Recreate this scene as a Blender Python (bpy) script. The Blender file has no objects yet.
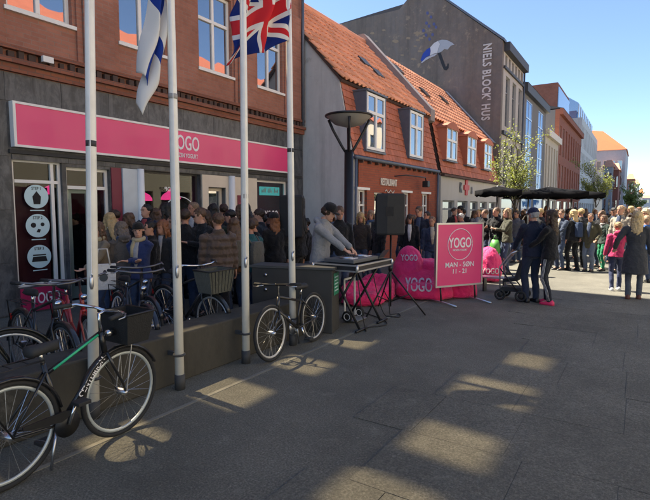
import bpy, bmesh, math, random
from mathutils import Vector, Matrix, noise
R = math.radians
rng = random.Random(7)
scene = bpy.context.scene
col = scene.collection

# ------------------------------------------------------------------ camera, sky, sun
F, CX, CY, CAM_H = 491.0, 325.0, 250.0, 1.65
YAW, PITCH = R(32.7), math.atan(42 / 491.0)
cam_d = bpy.data.cameras.new('camera'); cam = bpy.data.objects.new('camera', cam_d); col.objects.link(cam)
cam_d.sensor_width = 36; cam_d.lens = 36 * F / 650; cam_d.clip_end = 3000; cam_d.clip_start = .05
cam.location = (0, 0, CAM_H); cam.rotation_euler = (R(90) - PITCH, 0, YAW)
scene.camera = cam
SUN_EL, SUN_K = R(56), .08            # the sun stands behind the left-hand row, a little ahead
sun_h = Vector((-1, SUN_K, 0)).normalized()
sun_dir = Vector((sun_h.x * math.cos(SUN_EL), sun_h.y * math.cos(SUN_EL), math.sin(SUN_EL)))
world = bpy.data.worlds.new('World'); scene.world = world; world.use_nodes = True
wn = world.node_tree; bg = wn.nodes['Background']
sky = wn.nodes.new('ShaderNodeTexSky'); sky.sky_type = 'NISHITA'; sky.sun_disc = False
sky.sun_elevation = SUN_EL; sky.sun_rotation = math.atan2(sun_h.x, sun_h.y)
sky.air_density = .75; sky.dust_density = .25; sky.ozone_density = 2.5
wn.links.new(sky.outputs[0], bg.inputs[0]); bg.inputs[1].default_value = .075
sl = bpy.data.lights.new('sun', 'SUN'); so = bpy.data.objects.new('sun', sl); col.objects.link(so)
sl.energy = 5.0; sl.angle = R(.75); sl.color = (1, .91, .76)
so.rotation_euler = sun_dir.to_track_quat('Z', 'Y').to_euler(); so.location = (-20, 0, 30)
scene.view_settings.view_transform = 'Standard'; scene.view_settings.look = 'None'
scene.view_settings.exposure = 1.9; scene.view_settings.gamma = 1.0
try: scene.cycles.max_bounces = 8; scene.cycles.transparent_max_bounces = 12
except Exception: pass

# ------------------------------------------------------------------ pixel -> place
_r = Vector((math.cos(YAW), math.sin(YAW), 0)); _fh = Vector((-math.sin(YAW), math.cos(YAW), 0)); _z = Vector((0, 0, 1))
_f = _fh * math.cos(PITCH) - _z * math.sin(PITCH); _u = _fh * math.sin(PITCH) + _z * math.cos(PITCH)
_c = Vector((0, 0, CAM_H))
def ray(x, y): return _f + _r * ((x - CX) / F) - _u * ((y - CY) / F)
def G(x, y, z=0): d = ray(x, y); return _c + d * ((z - CAM_H) / d.z)
def PX(x, y, X): d = ray(x, y); return _c + d * (X / d.x)
def PY(x, y, Y): d = ray(x, y); return _c + d * (Y / d.y)
def DP(x, y, dep): return _c + ray(x, y) * dep

# ------------------------------------------------------------------ materials
_m = {}
def lin(c):
    return tuple((v / 255 / 12.92) if v / 255 <= .04045 else ((v / 255 + .055) / 1.055) ** 2.4 for v in c)
class NT:
    def __init__(s, name):
        s.m = bpy.data.materials.new(name); s.m.use_nodes = True; s.t = s.m.node_tree
        s.b = s.t.nodes['Principled BSDF']; s.o = s.t.nodes['Material Output']
    def n(s, kind, **kw):
        nd = s.t.nodes.new(kind)
        for k, v in kw.items(): setattr(nd, k, v)
        return nd
    def l(s, a, b): s.t.links.new(a, b)
    def val(s, sock, v):
        if isinstance(v, (int, float)): sock.default_value = v
        else: s.l(v, sock)
    def math(s, op, a, b=0., c=None, clamp=False):
        nd = s.n('ShaderNodeMath', operation=op, use_clamp=clamp)
        s.val(nd.inputs[0], a); s.val(nd.inputs[1], b)
        if c is not None: s.val(nd.inputs[2], c)
        return nd.outputs[0]
    def mix(s, f, a, b):
        nd = s.n('ShaderNodeMix', data_type='RGBA')
        s.val(nd.inputs[0], f)
        for sock, v in ((nd.inputs[6], a), (nd.inputs[7], b)):
            if isinstance(v, tuple): sock.default_value = (*v[:3], 1)
            else: s.l(v, sock)
        return nd.outputs[2]
    def noise(s, scale, detail=4, rough=.55, vec=None, dist=0.):
        nd = s.n('ShaderNodeTexNoise'); nd.inputs['Scale'].default_value = scale; nd.inputs['Detail'].default_value = detail
        nd.inputs['Roughness'].default_value = rough; nd.inputs['Distortion'].default_value = dist
        s.l(vec if vec is not None else s.obj(), nd.inputs['Vector']); return nd.outputs['Fac']
    def obj(s):
        if not hasattr(s, '_tc'): s._tc = s.n('ShaderNodeTexCoord')
        return s._tc.outputs['Object']
    def uv(s):
        s.obj(); return s._tc.outputs['UV']
    def ramp(s, fac, stops):
        nd = s.n('ShaderNodeValToRGB'); e = nd.color_ramp.elements
        while len(e) < len(stops): e.new(.5)
        for el, (p, c) in zip(e, stops): el.position = p; el.color = (*c[:3], 1) if isinstance(c, tuple) else (c, c, c, 1)
        s.l(fac, nd.inputs[0]); return nd.outputs[0]
    def bump(s, h, strength, dist=.01):
        nd = s.n('ShaderNodeBump'); nd.inputs['Strength'].default_value = strength; nd.inputs['Distance'].default_value = dist
        s.l(h, nd.inputs['Height']); s.l(nd.outputs[0], s.b.inputs['Normal'])
    def set(s, **kw):
        for k, v in kw.items():
            k = k.replace('_', ' ')
            sock = s.b.inputs[k]
            if isinstance(v, tuple): sock.default_value = (*v[:3], 1)
            elif isinstance(v, (int, float)): sock.default_value = v
            else: s.l(v, sock)
        return s
def mat(name, c, rough=.6, metal=0., var=.15, scale=6., bump=0., bscale=60., spec=.5, coat=0., emit=None, dirt=0.):
    if name in _m: return _m[name]
    t = NT(name); c = tuple(c)
    nz = t.noise(scale, 5)
    cc = t.mix(nz, tuple(v * (1 - var) for v in c), tuple(min(1, v * (1 + var)) for v in c))
    if dirt:
        d = t.ramp(t.noise(scale * .35, 6, .7), [(.45, 0.), (.75, 1.)])
        cc = t.mix(t.math('MULTIPLY', d, dirt), cc, tuple(v * .45 + .02 for v in c))
    t.set(Base_Color=cc, Metallic=metal, Specular_IOR_Level=spec, Coat_Weight=coat)
    rr = t.math('MULTIPLY_ADD', t.noise(scale * 3, 3), .2, rough - .1, clamp=True); t.set(Roughness=rr)
    if bump: t.bump(t.noise(bscale, 4), bump)
    if emit: t.set(Emission_Color=tuple(emit[0]), Emission_Strength=emit[1])
    _m[name] = t.m; return t.m
def axis_vec(t, ax):
    sp = t.n('ShaderNodeSeparateXYZ'); t.l(t.obj(), sp.inputs[0])
    cb = t.n('ShaderNodeCombineXYZ'); t.l(sp.outputs[{'x': 1, 'y': 0}[ax]], cb.inputs[0]); t.l(sp.outputs[2], cb.inputs[1])
    return cb.outputs[0], sp.outputs[2]
def brick_mat(name, c1, c2, mortar, ax='x', bw=.235, bh=.065, grime=.5):
    if name in _m: return _m[name]
    t = NT(name); v, z = axis_vec(t, ax)
    b = t.n('ShaderNodeTexBrick'); t.l(v, b.inputs['Vector'])
    b.inputs['Color1'].default_value = (*c1, 1); b.inputs['Color2'].default_value = (*c2, 1); b.inputs['Mortar'].default_value = (*mortar, 1)
    b.inputs['Scale'].default_value = 1; b.inputs['Mortar Size'].default_value = .007; b.inputs['Brick Width'].default_value = bw
    b.inputs['Row Height'].default_value = bh; b.inputs['Bias'].default_value = -.2; b.inputs['Mortar Smooth'].default_value = .3
    cl = t.mix(t.math('MULTIPLY', t.ramp(t.noise(1.1, 7, .65), [(.35, 0.), (.75, 1.)]), grime), b.outputs['Color'], tuple(v * .42 for v in c1))
    cl = t.mix(t.math('MULTIPLY', t.ramp(t.noise(9, 4, .6), [(.4, 0.), (.8, 1.)]), .45), cl, tuple(min(1, v * 1.35) for v in c2))
    t.set(Base_Color=cl, Roughness=.9, Specular_IOR_Level=.25)
    t.bump(t.math('ADD', t.math('MULTIPLY', b.outputs['Fac'], -1.), t.math('MULTIPLY', t.noise(55, 4), .6)), .5, .006)
    _m[name] = t.m; return t.m
def plaster(name, c, stain=.4, sc=.9, warm=(1, .9, .75), peel=None):
    if name in _m: return _m[name]
    t = NT(name); v, z = axis_vec(t, 'x')
    mp = t.n('ShaderNodeMapping'); mp.inputs['Scale'].default_value = (1, 1, .35); t.l(t.obj(), mp.inputs[0])
    f1 = t.ramp(t.noise(sc, 8, .68, mp.outputs[0], .6), [(.36, 0.), (.7, 1.)])
    f2 = t.ramp(t.noise(sc * 7, 6, .7), [(.45, 0.), (.72, 1.)])
    cl = t.mix(t.math('MULTIPLY', f1, stain), c, tuple(v * .5 * w for v, w in zip(c, warm)))
    cl = t.mix(t.math('MULTIPLY', f2, stain * .5), cl, tuple(min(1, v * 1.25 * w) for v, w in zip(c, warm)))
    if peel:
        pk = t.math('MULTIPLY', t.ramp(t.noise(2.4, 8, .75, None, .5), [(.56, 0.), (.63, 1.)]), t.ramp(t.noise(.33, 3, .5), [(.45, 0.), (.62, 1.)]))
        cl = t.mix(t.math('MULTIPLY', pk, .8), cl, peel)
        mp2 = t.n('ShaderNodeMapping'); mp2.inputs['Scale'].default_value = (1.6, 1.6, .12); t.l(t.obj(), mp2.inputs[0])
        cl = t.mix(t.math('MULTIPLY', t.ramp(t.noise(1.5, 6, .7, mp2.outputs[0]), [(.5, 0.), (.75, 1.)]), .55), cl, tuple(v * .4 for v in c))
    t.set(Base_Color=cl, Roughness=.88, Specular_IOR_Level=.25); t.bump(t.noise(28, 6, .6), .22, .01)
    _m[name] = t.m; return t.m
def marble(name):
    if name in _m: return _m[name]
    t = NT(name)
    mp = t.n('ShaderNodeMapping'); mp.inputs['Scale'].default_value = (2, 2, .6); t.l(t.obj(), mp.inputs[0])
    oi = t.n('ShaderNodeObjectInfo'); ad = t.n('ShaderNodeVectorMath', operation='ADD'); t.l(mp.outputs[0], ad.inputs[0]); cbx = t.n('ShaderNodeCombineXYZ'); t.l(t.math('MULTIPLY', oi.outputs['Random'], 40.), cbx.inputs[0]); t.l(t.math('MULTIPLY', oi.outputs['Random'], 23.), cbx.inputs[1]); t.l(cbx.outputs[0], ad.inputs[1])
    w = t.noise(2.2, 9, .72, ad.outputs[0], .7)
    cl = t.ramp(w, [(.3, (.03, .033, .037)), (.46, (.055, .06, .066)), (.57, (.105, .11, .116)), (.68, (.045, .049, .054))])
    cl = t.mix(t.math('MULTIPLY', t.ramp(t.noise(7, 6, .7), [(.5, 0.), (.7, 1.)]), .35), cl, (.21, .21, .2))
    t.set(Base_Color=cl, Roughness=.42, Specular_IOR_Level=.4); t.bump(t.noise(30, 3), .06)
    _m[name] = t.m; return t.m
def tile_mat(name, c, dark=.5):
    if name in _m: return _m[name]
    t = NT(name)
    oi = t.n('ShaderNodeObjectInfo'); gi = t.n('ShaderNodeNewGeometry')
    rnd = t.math('FRACT', t.math('ADD', t.math('MULTIPLY', oi.outputs['Random'], 7.3), gi.outputs['Random Per Island']))
    cl = t.mix(rnd, tuple(v * .8 for v in c), tuple(min(1, v * 1.18) for v in c))
    cl = t.mix(t.math('MULTIPLY', t.ramp(t.noise(2.2, 7, .7), [(.42, 0.), (.72, 1.)]), dark), cl, tuple(v * .45 for v in c))
    t.set(Base_Color=cl, Roughness=.75, Specular_IOR_Level=.35); t.bump(t.noise(40, 3), .15)
    _m[name] = t.m; return t.m
def mirror_glass(name, tint=(.02, .025, .03), fac=.38):
    if name in _m: return _m[name]
    t = NT(name); t.t.nodes.remove(t.b)
    d = t.n('ShaderNodeBsdfDiffuse'); d.inputs[0].default_value = (*tint, 1)
    g = t.n('ShaderNodeBsdfGlossy'); g.inputs['Roughness'].default_value = .015; g.inputs[0].default_value = (.95, .97, 1, 1)
    bp = t.n('ShaderNodeBump'); bp.inputs['Strength'].default_value = .06; bp.inputs['Distance'].default_value = .05; t.l(t.noise(1.7, 1), bp.inputs['Height']); t.l(bp.outputs[0], g.inputs['Normal'])
    lw = t.n('ShaderNodeLayerWeight'); lw.inputs[0].default_value = .35
    mx = t.n('ShaderNodeMixShader'); t.l(t.math('MULTIPLY_ADD', lw.outputs['Fresnel'], .6, fac, clamp=True), mx.inputs[0])
    t.l(d.outputs[0], mx.inputs[1]); t.l(g.outputs[0], mx.inputs[2]); t.l(mx.outputs[0], t.o.inputs[0])
    _m[name] = t.m; return t.m
def clear_glass(name, tint=(.8, .86, .85), refl=.06):
    if name in _m: return _m[name]
    t = NT(name); t.t.nodes.remove(t.b)
    d = t.n('ShaderNodeBsdfTransparent'); d.inputs[0].default_value = (*tint, 1)
    g = t.n('ShaderNodeBsdfGlossy'); g.inputs['Roughness'].default_value = .02
    lw = t.n('ShaderNodeLayerWeight'); lw.inputs[0].default_value = .3
    mx = t.n('ShaderNodeMixShader'); t.l(t.math('MULTIPLY_ADD', lw.outputs['Fresnel'], .3, refl, clamp=True), mx.inputs[0])
    t.l(d.outputs[0], mx.inputs[1]); t.l(g.outputs[0], mx.inputs[2]); t.l(mx.outputs[0], t.o.inputs[0])
    _m[name] = t.m; return t.m
def cloth(c, rough=.85, stripes=0):
    k = 'cloth_%.3f_%.3f_%.3f_%d' % (*c, stripes)
    if k in _m: return _m[k]
    t = NT(k)
    nz = t.noise(7, 5, .6)
    cc = t.mix(nz, tuple(v * .72 for v in c), tuple(min(1, v * 1.25) for v in c))
    t.set(Base_Color=cc, Roughness=rough, Specular_IOR_Level=.25, Sheen_Weight=.15)
    h = t.math('ADD', t.noise(14, 3, .5, None, 1.2), t.math('MULTIPLY', t.noise(240, 2), .25))
    if stripes:
        sp = t.n('ShaderNodeSeparateXYZ'); t.l(t.obj(), sp.inputs[0])
        h = t.math('ADD', h, t.math('MULTIPLY', t.math('SINE', t.math('MULTIPLY', sp.outputs[2], 62.)), .8))
    t.bump(h, .8, .022)
    _m[k] = t.m; return t.m
def hair_mat(c):
    k = 'hair_%.3f_%.3f_%.3f' % c
    if k in _m: return _m[k]
    t = NT(k); mp = t.n('ShaderNodeMapping'); mp.inputs['Scale'].default_value = (60, 60, 6); t.l(t.obj(), mp.inputs[0])
    nz = t.noise(1.6, 4, .6, mp.outputs[0])
    t.set(Base_Color=t.mix(nz, tuple(v * .45 for v in c), tuple(min(1, v * 1.5) for v in c)), Roughness=.5, Specular_IOR_Level=.4)
    t.bump(nz, .8, .012); _m[k] = t.m; return t.m
def skin_mat(c=(.5, .27, .19)):
    k = 'skin_%.3f' % c[0]
    if k in _m: return _m[k]
    t = NT(k); t.set(Base_Color=t.mix(t.noise(11, 3), tuple(v * .85 for v in c), c), Roughness=.6, Specular_IOR_Level=.25, Subsurface_Weight=.08)
    t.b.inputs['Subsurface Radius'].default_value = (.02, .008, .004)
    t.bump(t.noise(160, 2), .1); _m[k] = t.m; return t.m
def asphalt(name, lo, hi, slab=False):
    if name in _m: return _m[name]
    t = NT(name)
    gi = t.n('ShaderNodeNewGeometry'); pos = gi.outputs['Position']
    grain = t.ramp(t.noise(72, 5, .85, pos), [(.35, 0.), (.5, .38), (.65, 1.)])
    vor = t.n('ShaderNodeTexVoronoi'); vor.inputs['Scale'].default_value = 48; t.l(pos, vor.inputs['Vector'])
    sp = t.n('ShaderNodeSeparateColor'); t.l(vor.outputs['Color'], sp.inputs[0])
    stone = t.math('MULTIPLY', t.math('GREATER_THAN', sp.outputs[0], .8), t.math('LESS_THAN', vor.outputs['Distance'], .35))
    cl = t.mix(grain, lo, hi)
    cl = t.mix(t.math('MULTIPLY', stone, .16), cl, tuple(v * 1.9 for v in hi))
    big = t.ramp(t.noise(.9, 7, .65, pos), [(.35, 0.), (.7, 1.)])
    cl = t.mix(t.math('MULTIPLY', big, .5), cl, tuple(v * .55 for v in lo))
    mid = t.ramp(t.noise(5.5, 6, .7, pos), [(.55, 0.), (.75, 1.)])
    cl = t.mix(t.math('MULTIPLY', mid, .25), cl, tuple(v * 1.25 for v in hi))
    gum = t.n('ShaderNodeTexVoronoi'); gum.inputs['Scale'].default_value = 2.6; t.l(pos, gum.inputs['Vector'])
    cl = t.mix(t.math('MULTIPLY', t.math('LESS_THAN', gum.outputs['Distance'], .035), .16), cl, tuple(v * 1.9 for v in hi))
    if slab:
        oi = t.n('ShaderNodeObjectInfo')
        cl = t.mix(t.math('MULTIPLY', oi.outputs['Random'], .1), cl, tuple(v * .7 for v in lo))
    t.set(Base_Color=cl, Roughness=.82, Specular_IOR_Level=.35)
    t.bump(t.math('ADD', grain, stone), .8, .005); _m[name] = t.m; return t.m

# ------------------------------------------------------------------ mesh builder
class MB:
    def __init__(s): s.v = []; s.f = []
    def quad(s, a, b, c, d):
        i = len(s.v); s.v += [tuple(a), tuple(b), tuple(c), tuple(d)]; s.f.append((i, i+1, i+2, i+3)); return s
    def box(s, x0, x1, y0, y1, z0, z1):
        i = len(s.v)
        s.v += [(x0,y0,z0),(x1,y0,z0),(x1,y1,z0),(x0,y1,z0),(x0,y0,z1),(x1,y0,z1),(x1,y1,z1),(x0,y1,z1)]
        s.f += [(i,i+3,i+2,i+1),(i+4,i+5,i+6,i+7),(i,i+1,i+5,i+4),(i+1,i+2,i+6,i+5),(i+2,i+3,i+7,i+6),(i+3,i,i+4,i+7)]; return s
    def prism(s, poly, vec):
        """closed polygon (3-D points) swept along vec"""
        i = len(s.v); n = len(poly); vec = Vector(vec)
        s.v += [tuple(p) for p in poly] + [tuple(Vector(p) + vec) for p in poly]
        s.f.append(tuple(range(i + n - 1, i - 1, -1))); s.f.append(tuple(range(i + n, i + 2 * n)))
        for k in range(n): s.f.append((i+k, i+(k+1) % n, i+n+(k+1) % n, i+n+k))
        return s
    def rings(s, rs, closed=True):
        """list of rings (equal length lists of points)"""
        i = len(s.v); n = len(rs[0])
        for r_ in rs: s.v += [tuple(p) for p in r_]
        for a in range(len(rs) - 1):
            for k in range(n):
                s.f.append((i+a*n+k, i+a*n+(k+1) % n, i+(a+1)*n+(k+1) % n, i+(a+1)*n+k))
        if closed:
            s.f.append(tuple(range(i+n-1, i-1, -1))); m = i+(len(rs)-1)*n; s.f.append(tuple(range(m, m+n)))
        return s
    def tube(s, pts, rad, n=8, flat=None):
        pts = [Vector(p) for p in pts]; rs = []
        if not isinstance(rad, (list, tuple)): rad = [rad] * len(pts)
        t0 = (pts[1] - pts[0]).normalized()
        ref = Vector((0, 0, 1)) if abs(t0.z) < .9 else Vector((0, 1, 0))
        if flat is not None: ref = Vector(flat)
        nx = t0.cross(ref).normalized()
        for k, p in enumerate(pts):
            t = (pts[min(k+1, len(pts)-1)] - pts[max(k-1, 0)]).normalized()
            nx = (nx - t * nx.dot(t)).normalized(); ny = t.cross(nx)
            r_ = rad[k]; ra, rb = r_ if isinstance(r_, tuple) else (r_, r_)
            rs.append([p + nx * math.cos(2*math.pi*j/n) * ra + ny * math.sin(2*math.pi*j/n) * rb for j in range(n)])
        return s.rings(rs)
    def ell(s, c, r, n=12, m=8):
        c = Vector(c); rs = []
        for a in range(1, m):
            ph = math.pi * a / m
            rs.append([(c.x + r[0]*math.sin(ph)*math.cos(2*math.pi*k/n), c.y + r[1]*math.sin(ph)*math.sin(2*math.pi*k/n), c.z - r[2]*math.cos(ph)) for k in range(n)])
        return s.rings(rs)
    def torus(s, c, ax, Rm, r, n=40, m=8, fl=1.):
        """ax: axis vector; fl: width factor along the axis"""
        c = Vector(c); ax = Vector(ax).normalized(); e1 = ax.orthogonal().normalized(); e2 = ax.cross(e1)
        i = len(s.v)
        for a in range(n):
            d = e1 * math.cos(2*math.pi*a/n) + e2 * math.sin(2*math.pi*a/n)
            for b in range(m):
                th = 2*math.pi*b/m
                s.v.append(tuple(c + d * (Rm + r * math.cos(th)) + ax * (r * fl * math.sin(th))))
        for a in range(n):
            for b in range(m):
                s.f.append((i+a*m+b, i+((a+1) % n)*m+b, i+((a+1) % n)*m+(b+1) % m, i+a*m+(b+1) % m))
        return s
    def disc(s, c, ax, rad, th, n=24):
        c = Vector(c); ax = Vector(ax).normalized()
        return s.tube([c - ax * th / 2, c + ax * th / 2], rad, n)
    def add(s, o, M=None):
        i = len(s.v)
        s.v += [tuple(M @ Vector(p)) for p in o.v] if M else o.v
        s.f += [tuple(k + i for k in f) for f in o.f]; return s
    def mesh(s, name, off=None):
        me = bpy.data.meshes.new(name)
        v = s.v if off is None else [(p[0]-off[0], p[1]-off[1], p[2]-off[2]) for p in s.v]
        me.from_pydata(v, [], s.f); me.update(); return me
_org = {}
def thing(name, label, cat, loc=(0, 0, 0), group=None):
    o = bpy.data.objects.new(name, None); col.objects.link(o); o.location = loc; o.empty_display_size = .2
    o['label'] = label; o['category'] = cat
    if group: o['group'] = group
    _org[o] = Vector(loc); return o
def fix_normals(me):
    bm = bmesh.new(); bm.from_mesh(me); bmesh.ops.recalc_face_normals(bm, faces=bm.faces); bm.to_mesh(me); bm.free()
def obj(name, mb, m, parent=None, smooth=False, base=None, bevel=0., rec=True):
    """mb in world coordinates; a child is stored relative to its thing's base"""
    off = _org.get(parent) if parent else (Vector(base) if base else None)
    me = mb.mesh(name, off) if isinstance(mb, MB) else mb
    if rec and isinstance(mb, MB): fix_normals(me)
    if m: me.materials.clear(); me.materials.append(m)
    if smooth: me.polygons.foreach_set('use_smooth', [True] * len(me.polygons))
    o = bpy.data.objects.new(name, me); col.objects.link(o)
    if parent: o.parent = parent; _org[o] = _org.get(parent, Vector())
    elif base: o.location = base; _org[o] = Vector(base)
    if bevel:
        b = o.modifiers.new('bevel', 'BEVEL'); b.width = bevel; b.segments = 2; b.limit_method = 'ANGLE'
    return o
def inst(name, me, m, parent, loc, rot=None):
    """a shared mesh placed under a thing; loc in world coordinates"""
    o = bpy.data.objects.new(name, me); col.objects.link(o)
    if m and not me.materials: me.materials.append(m)
    o.parent = parent; o.location = Vector(loc) - _org.get(parent, Vector())
    if rot: o.rotation_euler = rot
    _org[o] = Vector(loc); return o
def tag(o, label, cat=None, group=None, kind=None):
    if label: o['label'] = label
    if cat: o['category'] = cat
    if group: o['group'] = group
    if kind: o['kind'] = kind
    return o
_tx = {}
def text_mb(s, h, sx=1., bold=0., ext=.004, sp=1., align='CENTER'):
    cu = bpy.data.curves.new('t', 'FONT'); cu.body = s; cu.size = 1; cu.extrude = 0; cu.offset = bold; cu.space_character = sp
    cu.align_x = align; cu.align_y = 'CENTER'; cu.resolution_u = 3
    o = bpy.data.objects.new('t', cu); me = bpy.data.meshes.new_from_object(o)
    mb = MB(); k = h / .69
    mb.v = [(v.co.x * k * sx, v.co.y * k, 0) for v in me.vertices]; mb.f = [tuple(p.vertices) for p in me.polygons]
    n = len(mb.v); bm = bmesh.new(); bm.from_mesh(me); bd = [(e.verts[0].index, e.verts[1].index) for e in bm.edges if e.is_boundary]; bm.free()
    mb.v += [(x, y, ext) for x, y, _ in mb.v]; fr = [tuple(reversed(f)) for f in mb.f]
    mb.f = fr + [tuple(i + n for i in f) for f in mb.f] + [(a, b, b + n, a + n) for a, b in bd]
    bpy.data.objects.remove(o); bpy.data.curves.remove(cu); bpy.data.meshes.remove(me); return mb
def frame_m(o, x, y):
    x = Vector(x).normalized(); y = Vector(y).normalized(); z = x.cross(y)
    return Matrix(((x.x, y.x, z.x, o[0]), (x.y, y.y, z.y, o[1]), (x.z, y.z, z.z, o[2]), (0, 0, 0, 1)))
def text(name, s, o, x, y, h, m, parent, **kw):
    return obj(name, MB().add(text_mb(s, h, **kw), frame_m(o, x, y)), m, parent)
E1, E2, E3 = Vector((1, 0, 0)), Vector((0, 1, 0)), Vector((0, 0, 1))
def wall(o, u, n, L, H, ops, t, z0=0., back=True):
    """wall panel with real openings. o: lower corner on the outer face; u along, n outwards; ops: (u0,u1,z0,z1)"""
    o, u, n = Vector(o), Vector(u), Vector(n); mb = MB()
    us = sorted({0., L, *[a for p in ops for a in p[:2]]}); zs = sorted({z0, H, *[a for p in ops for a in p[2:4]]})
    P = lambda a, z, d=0.: o + u * a + E3 * z - n * d
    def hole(a, z): return any(p[0] < a < p[1] and p[2] < z < p[3] for p in ops)
    for z_a, z_b in zip(zs, zs[1:]):
        k = 0
        while k < len(us) - 1:
            if hole((us[k]+us[k+1])/2, (z_a+z_b)/2): k += 1; continue
            j = k
            while j < len(us) - 2 and not hole((us[j+1]+us[j+2])/2, (z_a+z_b)/2): j += 1
            mb.quad(P(us[k], z_a), P(us[j+1], z_a), P(us[j+1], z_b), P(us[k], z_b))
            if back: mb.quad(P(us[j+1], z_a, t), P(us[k], z_a, t), P(us[k], z_b, t), P(us[j+1], z_b, t))
            k = j + 1
    for a, b, c, d in [p[:4] for p in ops]:
        mb.quad(P(a, c), P(a, d), P(a, d, t), P(a, c, t)); mb.quad(P(b, d), P(b, c), P(b, c, t), P(b, d, t))
        mb.quad(P(a, d), P(b, d), P(b, d, t), P(a, d, t)); mb.quad(P(b, c), P(a, c), P(a, c, t), P(b, c, t))
    mb.quad(P(0, z0), P(0, H), P(0, H, t), P(0, z0, t)); mb.quad(P(L, H), P(L, z0), P(L, z0, t), P(L, H, t))
    mb.quad(P(0, H), P(L, H), P(L, H, t), P(0, H, t))
    return mb
def obox(mb, o, u, n, a0, a1, z0, z1, d0, d1):
    """box in wall coordinates: along u, z, depth along n (d0<d1 outwards)"""
    o, u, n = Vector(o), Vector(u), Vector(n)
    p = [o + u*a + n*d + E3*z for z in (z0, z1) for a, d in ((a0, d0), (a1, d0), (a1, d1), (a0, d1))]
    i = len(mb.v); mb.v += [tuple(q) for q in p]
    mb.f += [(i,i+3,i+2,i+1),(i+4,i+5,i+6,i+7),(i,i+1,i+5,i+4),(i+1,i+2,i+6,i+5),(i+2,i+3,i+7,i+6),(i+3,i,i+4,i+7)]; return mb
def window(par, o, u, n, a0, a1, z0, z1, fm, gm, cols=(.5,), rows=(), w=.055, dep=.1, sill=None, singles=True, name='window'):
    """frame (part) with mullions and panes (sub-parts); dep = how far the frame sits behind the wall face"""
    fr = MB(); d0, d1 = -dep - .05, -dep
    obox(fr, o, u, n, a0, a1, z0, z0 + w, d0, d1); obox(fr, o, u, n, a0, a1, z1 - w, z1, d0, d1)
    obox(fr, o, u, n, a0, a0 + w, z0 + w, z1 - w, d0, d1); obox(fr, o, u, n, a1 - w, a1, z0 + w, z1 - w, d0, d1)
    ca = [a0 + w] + [a0 + (a1 - a0) * c for c in cols] + [a1 - w]; cz = [z0 + w] + [z0 + (z1 - z0) * c for c in rows] + [z1 - w]
    for c in ca[1:-1]: obox(fr, o, u, n, c - w*.55, c + w*.55, z0 + w, z1 - w, d0 + .004, d1 + .006)
    for c in cz[1:-1]: obox(fr, o, u, n, a0 + w, a1 - w, c - w*.55, c + w*.55, d0 + .002, d1 + .012)
    f = obj(name, fr, fm, par)
    if singles:
        for i in range(len(ca) - 1):
            for j in range(len(cz) - 1):
                obj('pane', obox(MB(), o, u, n, ca[i], ca[i+1], cz[j], cz[j+1], d0 + .015, d0 + .022), gm, f)
    else: obj('pane', obox(MB(), o, u, n, a0 + w, a1 - w, z0 + w, z1 - w, d0 + .015, d0 + .022), gm, f)
    if sill: obj('sill', obox(MB(), o, u, n, a0 - .05, a1 + .05, z0 - .06, z0 - .003, -dep, .05), sill, f)
    return f

# ------------------------------------------------------------------ palette
M_red = brick_mat('red_brick', (.40, .175, .12), (.30, .13, .09), (.31, .21, .165), 'x', grime=.65)
M_red_far = brick_mat('red_brick_far', (.33, .115, .07), (.26, .09, .06), (.24, .16, .13), 'x', grime=.3)
M_red_side = brick_mat('red_brick_side', (.30, .12, .08), (.25, .10, .065), (.2, .14, .11), 'y')
M_rest = brick_mat('restaurant_brick', (.35, .10, .055), (.27, .075, .045), (.17, .1, .08), 'x', grime=.35)
M_marble = marble('grey_marble')
M_white = mat('white_frame_paint', (.78, .77, .73), .45, var=.05, dirt=.15)
M_cream = mat('cream_paint', (.66, .58, .46), .6, var=.06, dirt=.2)
M_black = mat('black_metal', (.012, .012, .013), .45, var=.3)
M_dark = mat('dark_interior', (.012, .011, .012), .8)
M_zinc = mat('grey_zinc', (.12, .14, .17), .5, metal=.3, var=.2)
M_steel = mat('steel', (.55, .56, .58), .3, metal=1., var=.08, scale=20)
M_alu = mat('aluminium', (.62, .63, .65), .35, metal=.9, var=.06)
M_pink = mat('pink_sign_film', (.76, .05, .19), .38, var=.08, scale=1.4, coat=.1, dirt=.1)
M_maroon = mat('maroon_film', (.17, .012, .035), .5, var=.1)
M_vinyl = mat('white_vinyl', (.82, .8, .8), .5, var=.03)
M_ice = mat('pale_blue_sticker', (.5, .68, .72), .5, var=.04)
M_glass_up = mirror_glass('upstairs_glass')
M_glass_far = mirror_glass('far_glass', (.03, .035, .04), .3)
M_glass_blue = mirror_glass('blue_facade_glass', (.05, .12, .26), .28)
M_shopglass = clear_glass('shop_glass', (.75, .8, .79), .015)
M_patch_glass = clear_glass('light_patch_glass', (.7, .655, .56), .02)  # dims the sun passing through the added wall openings
M_or = tile_mat('orange_pantile', (.82, .37, .21), .2)
M_or2 = tile_mat('weathered_tile', (.62, .29, .17), .4)
M_mans = tile_mat('mansard_tile', (.46, .155, .09), .3)
M_tilefar = tile_mat('far_orange_tile', (.5, .145, .055), .15)
M_tilex = tile_mat('tile_across', (.30, .085, .045), .3)

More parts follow.
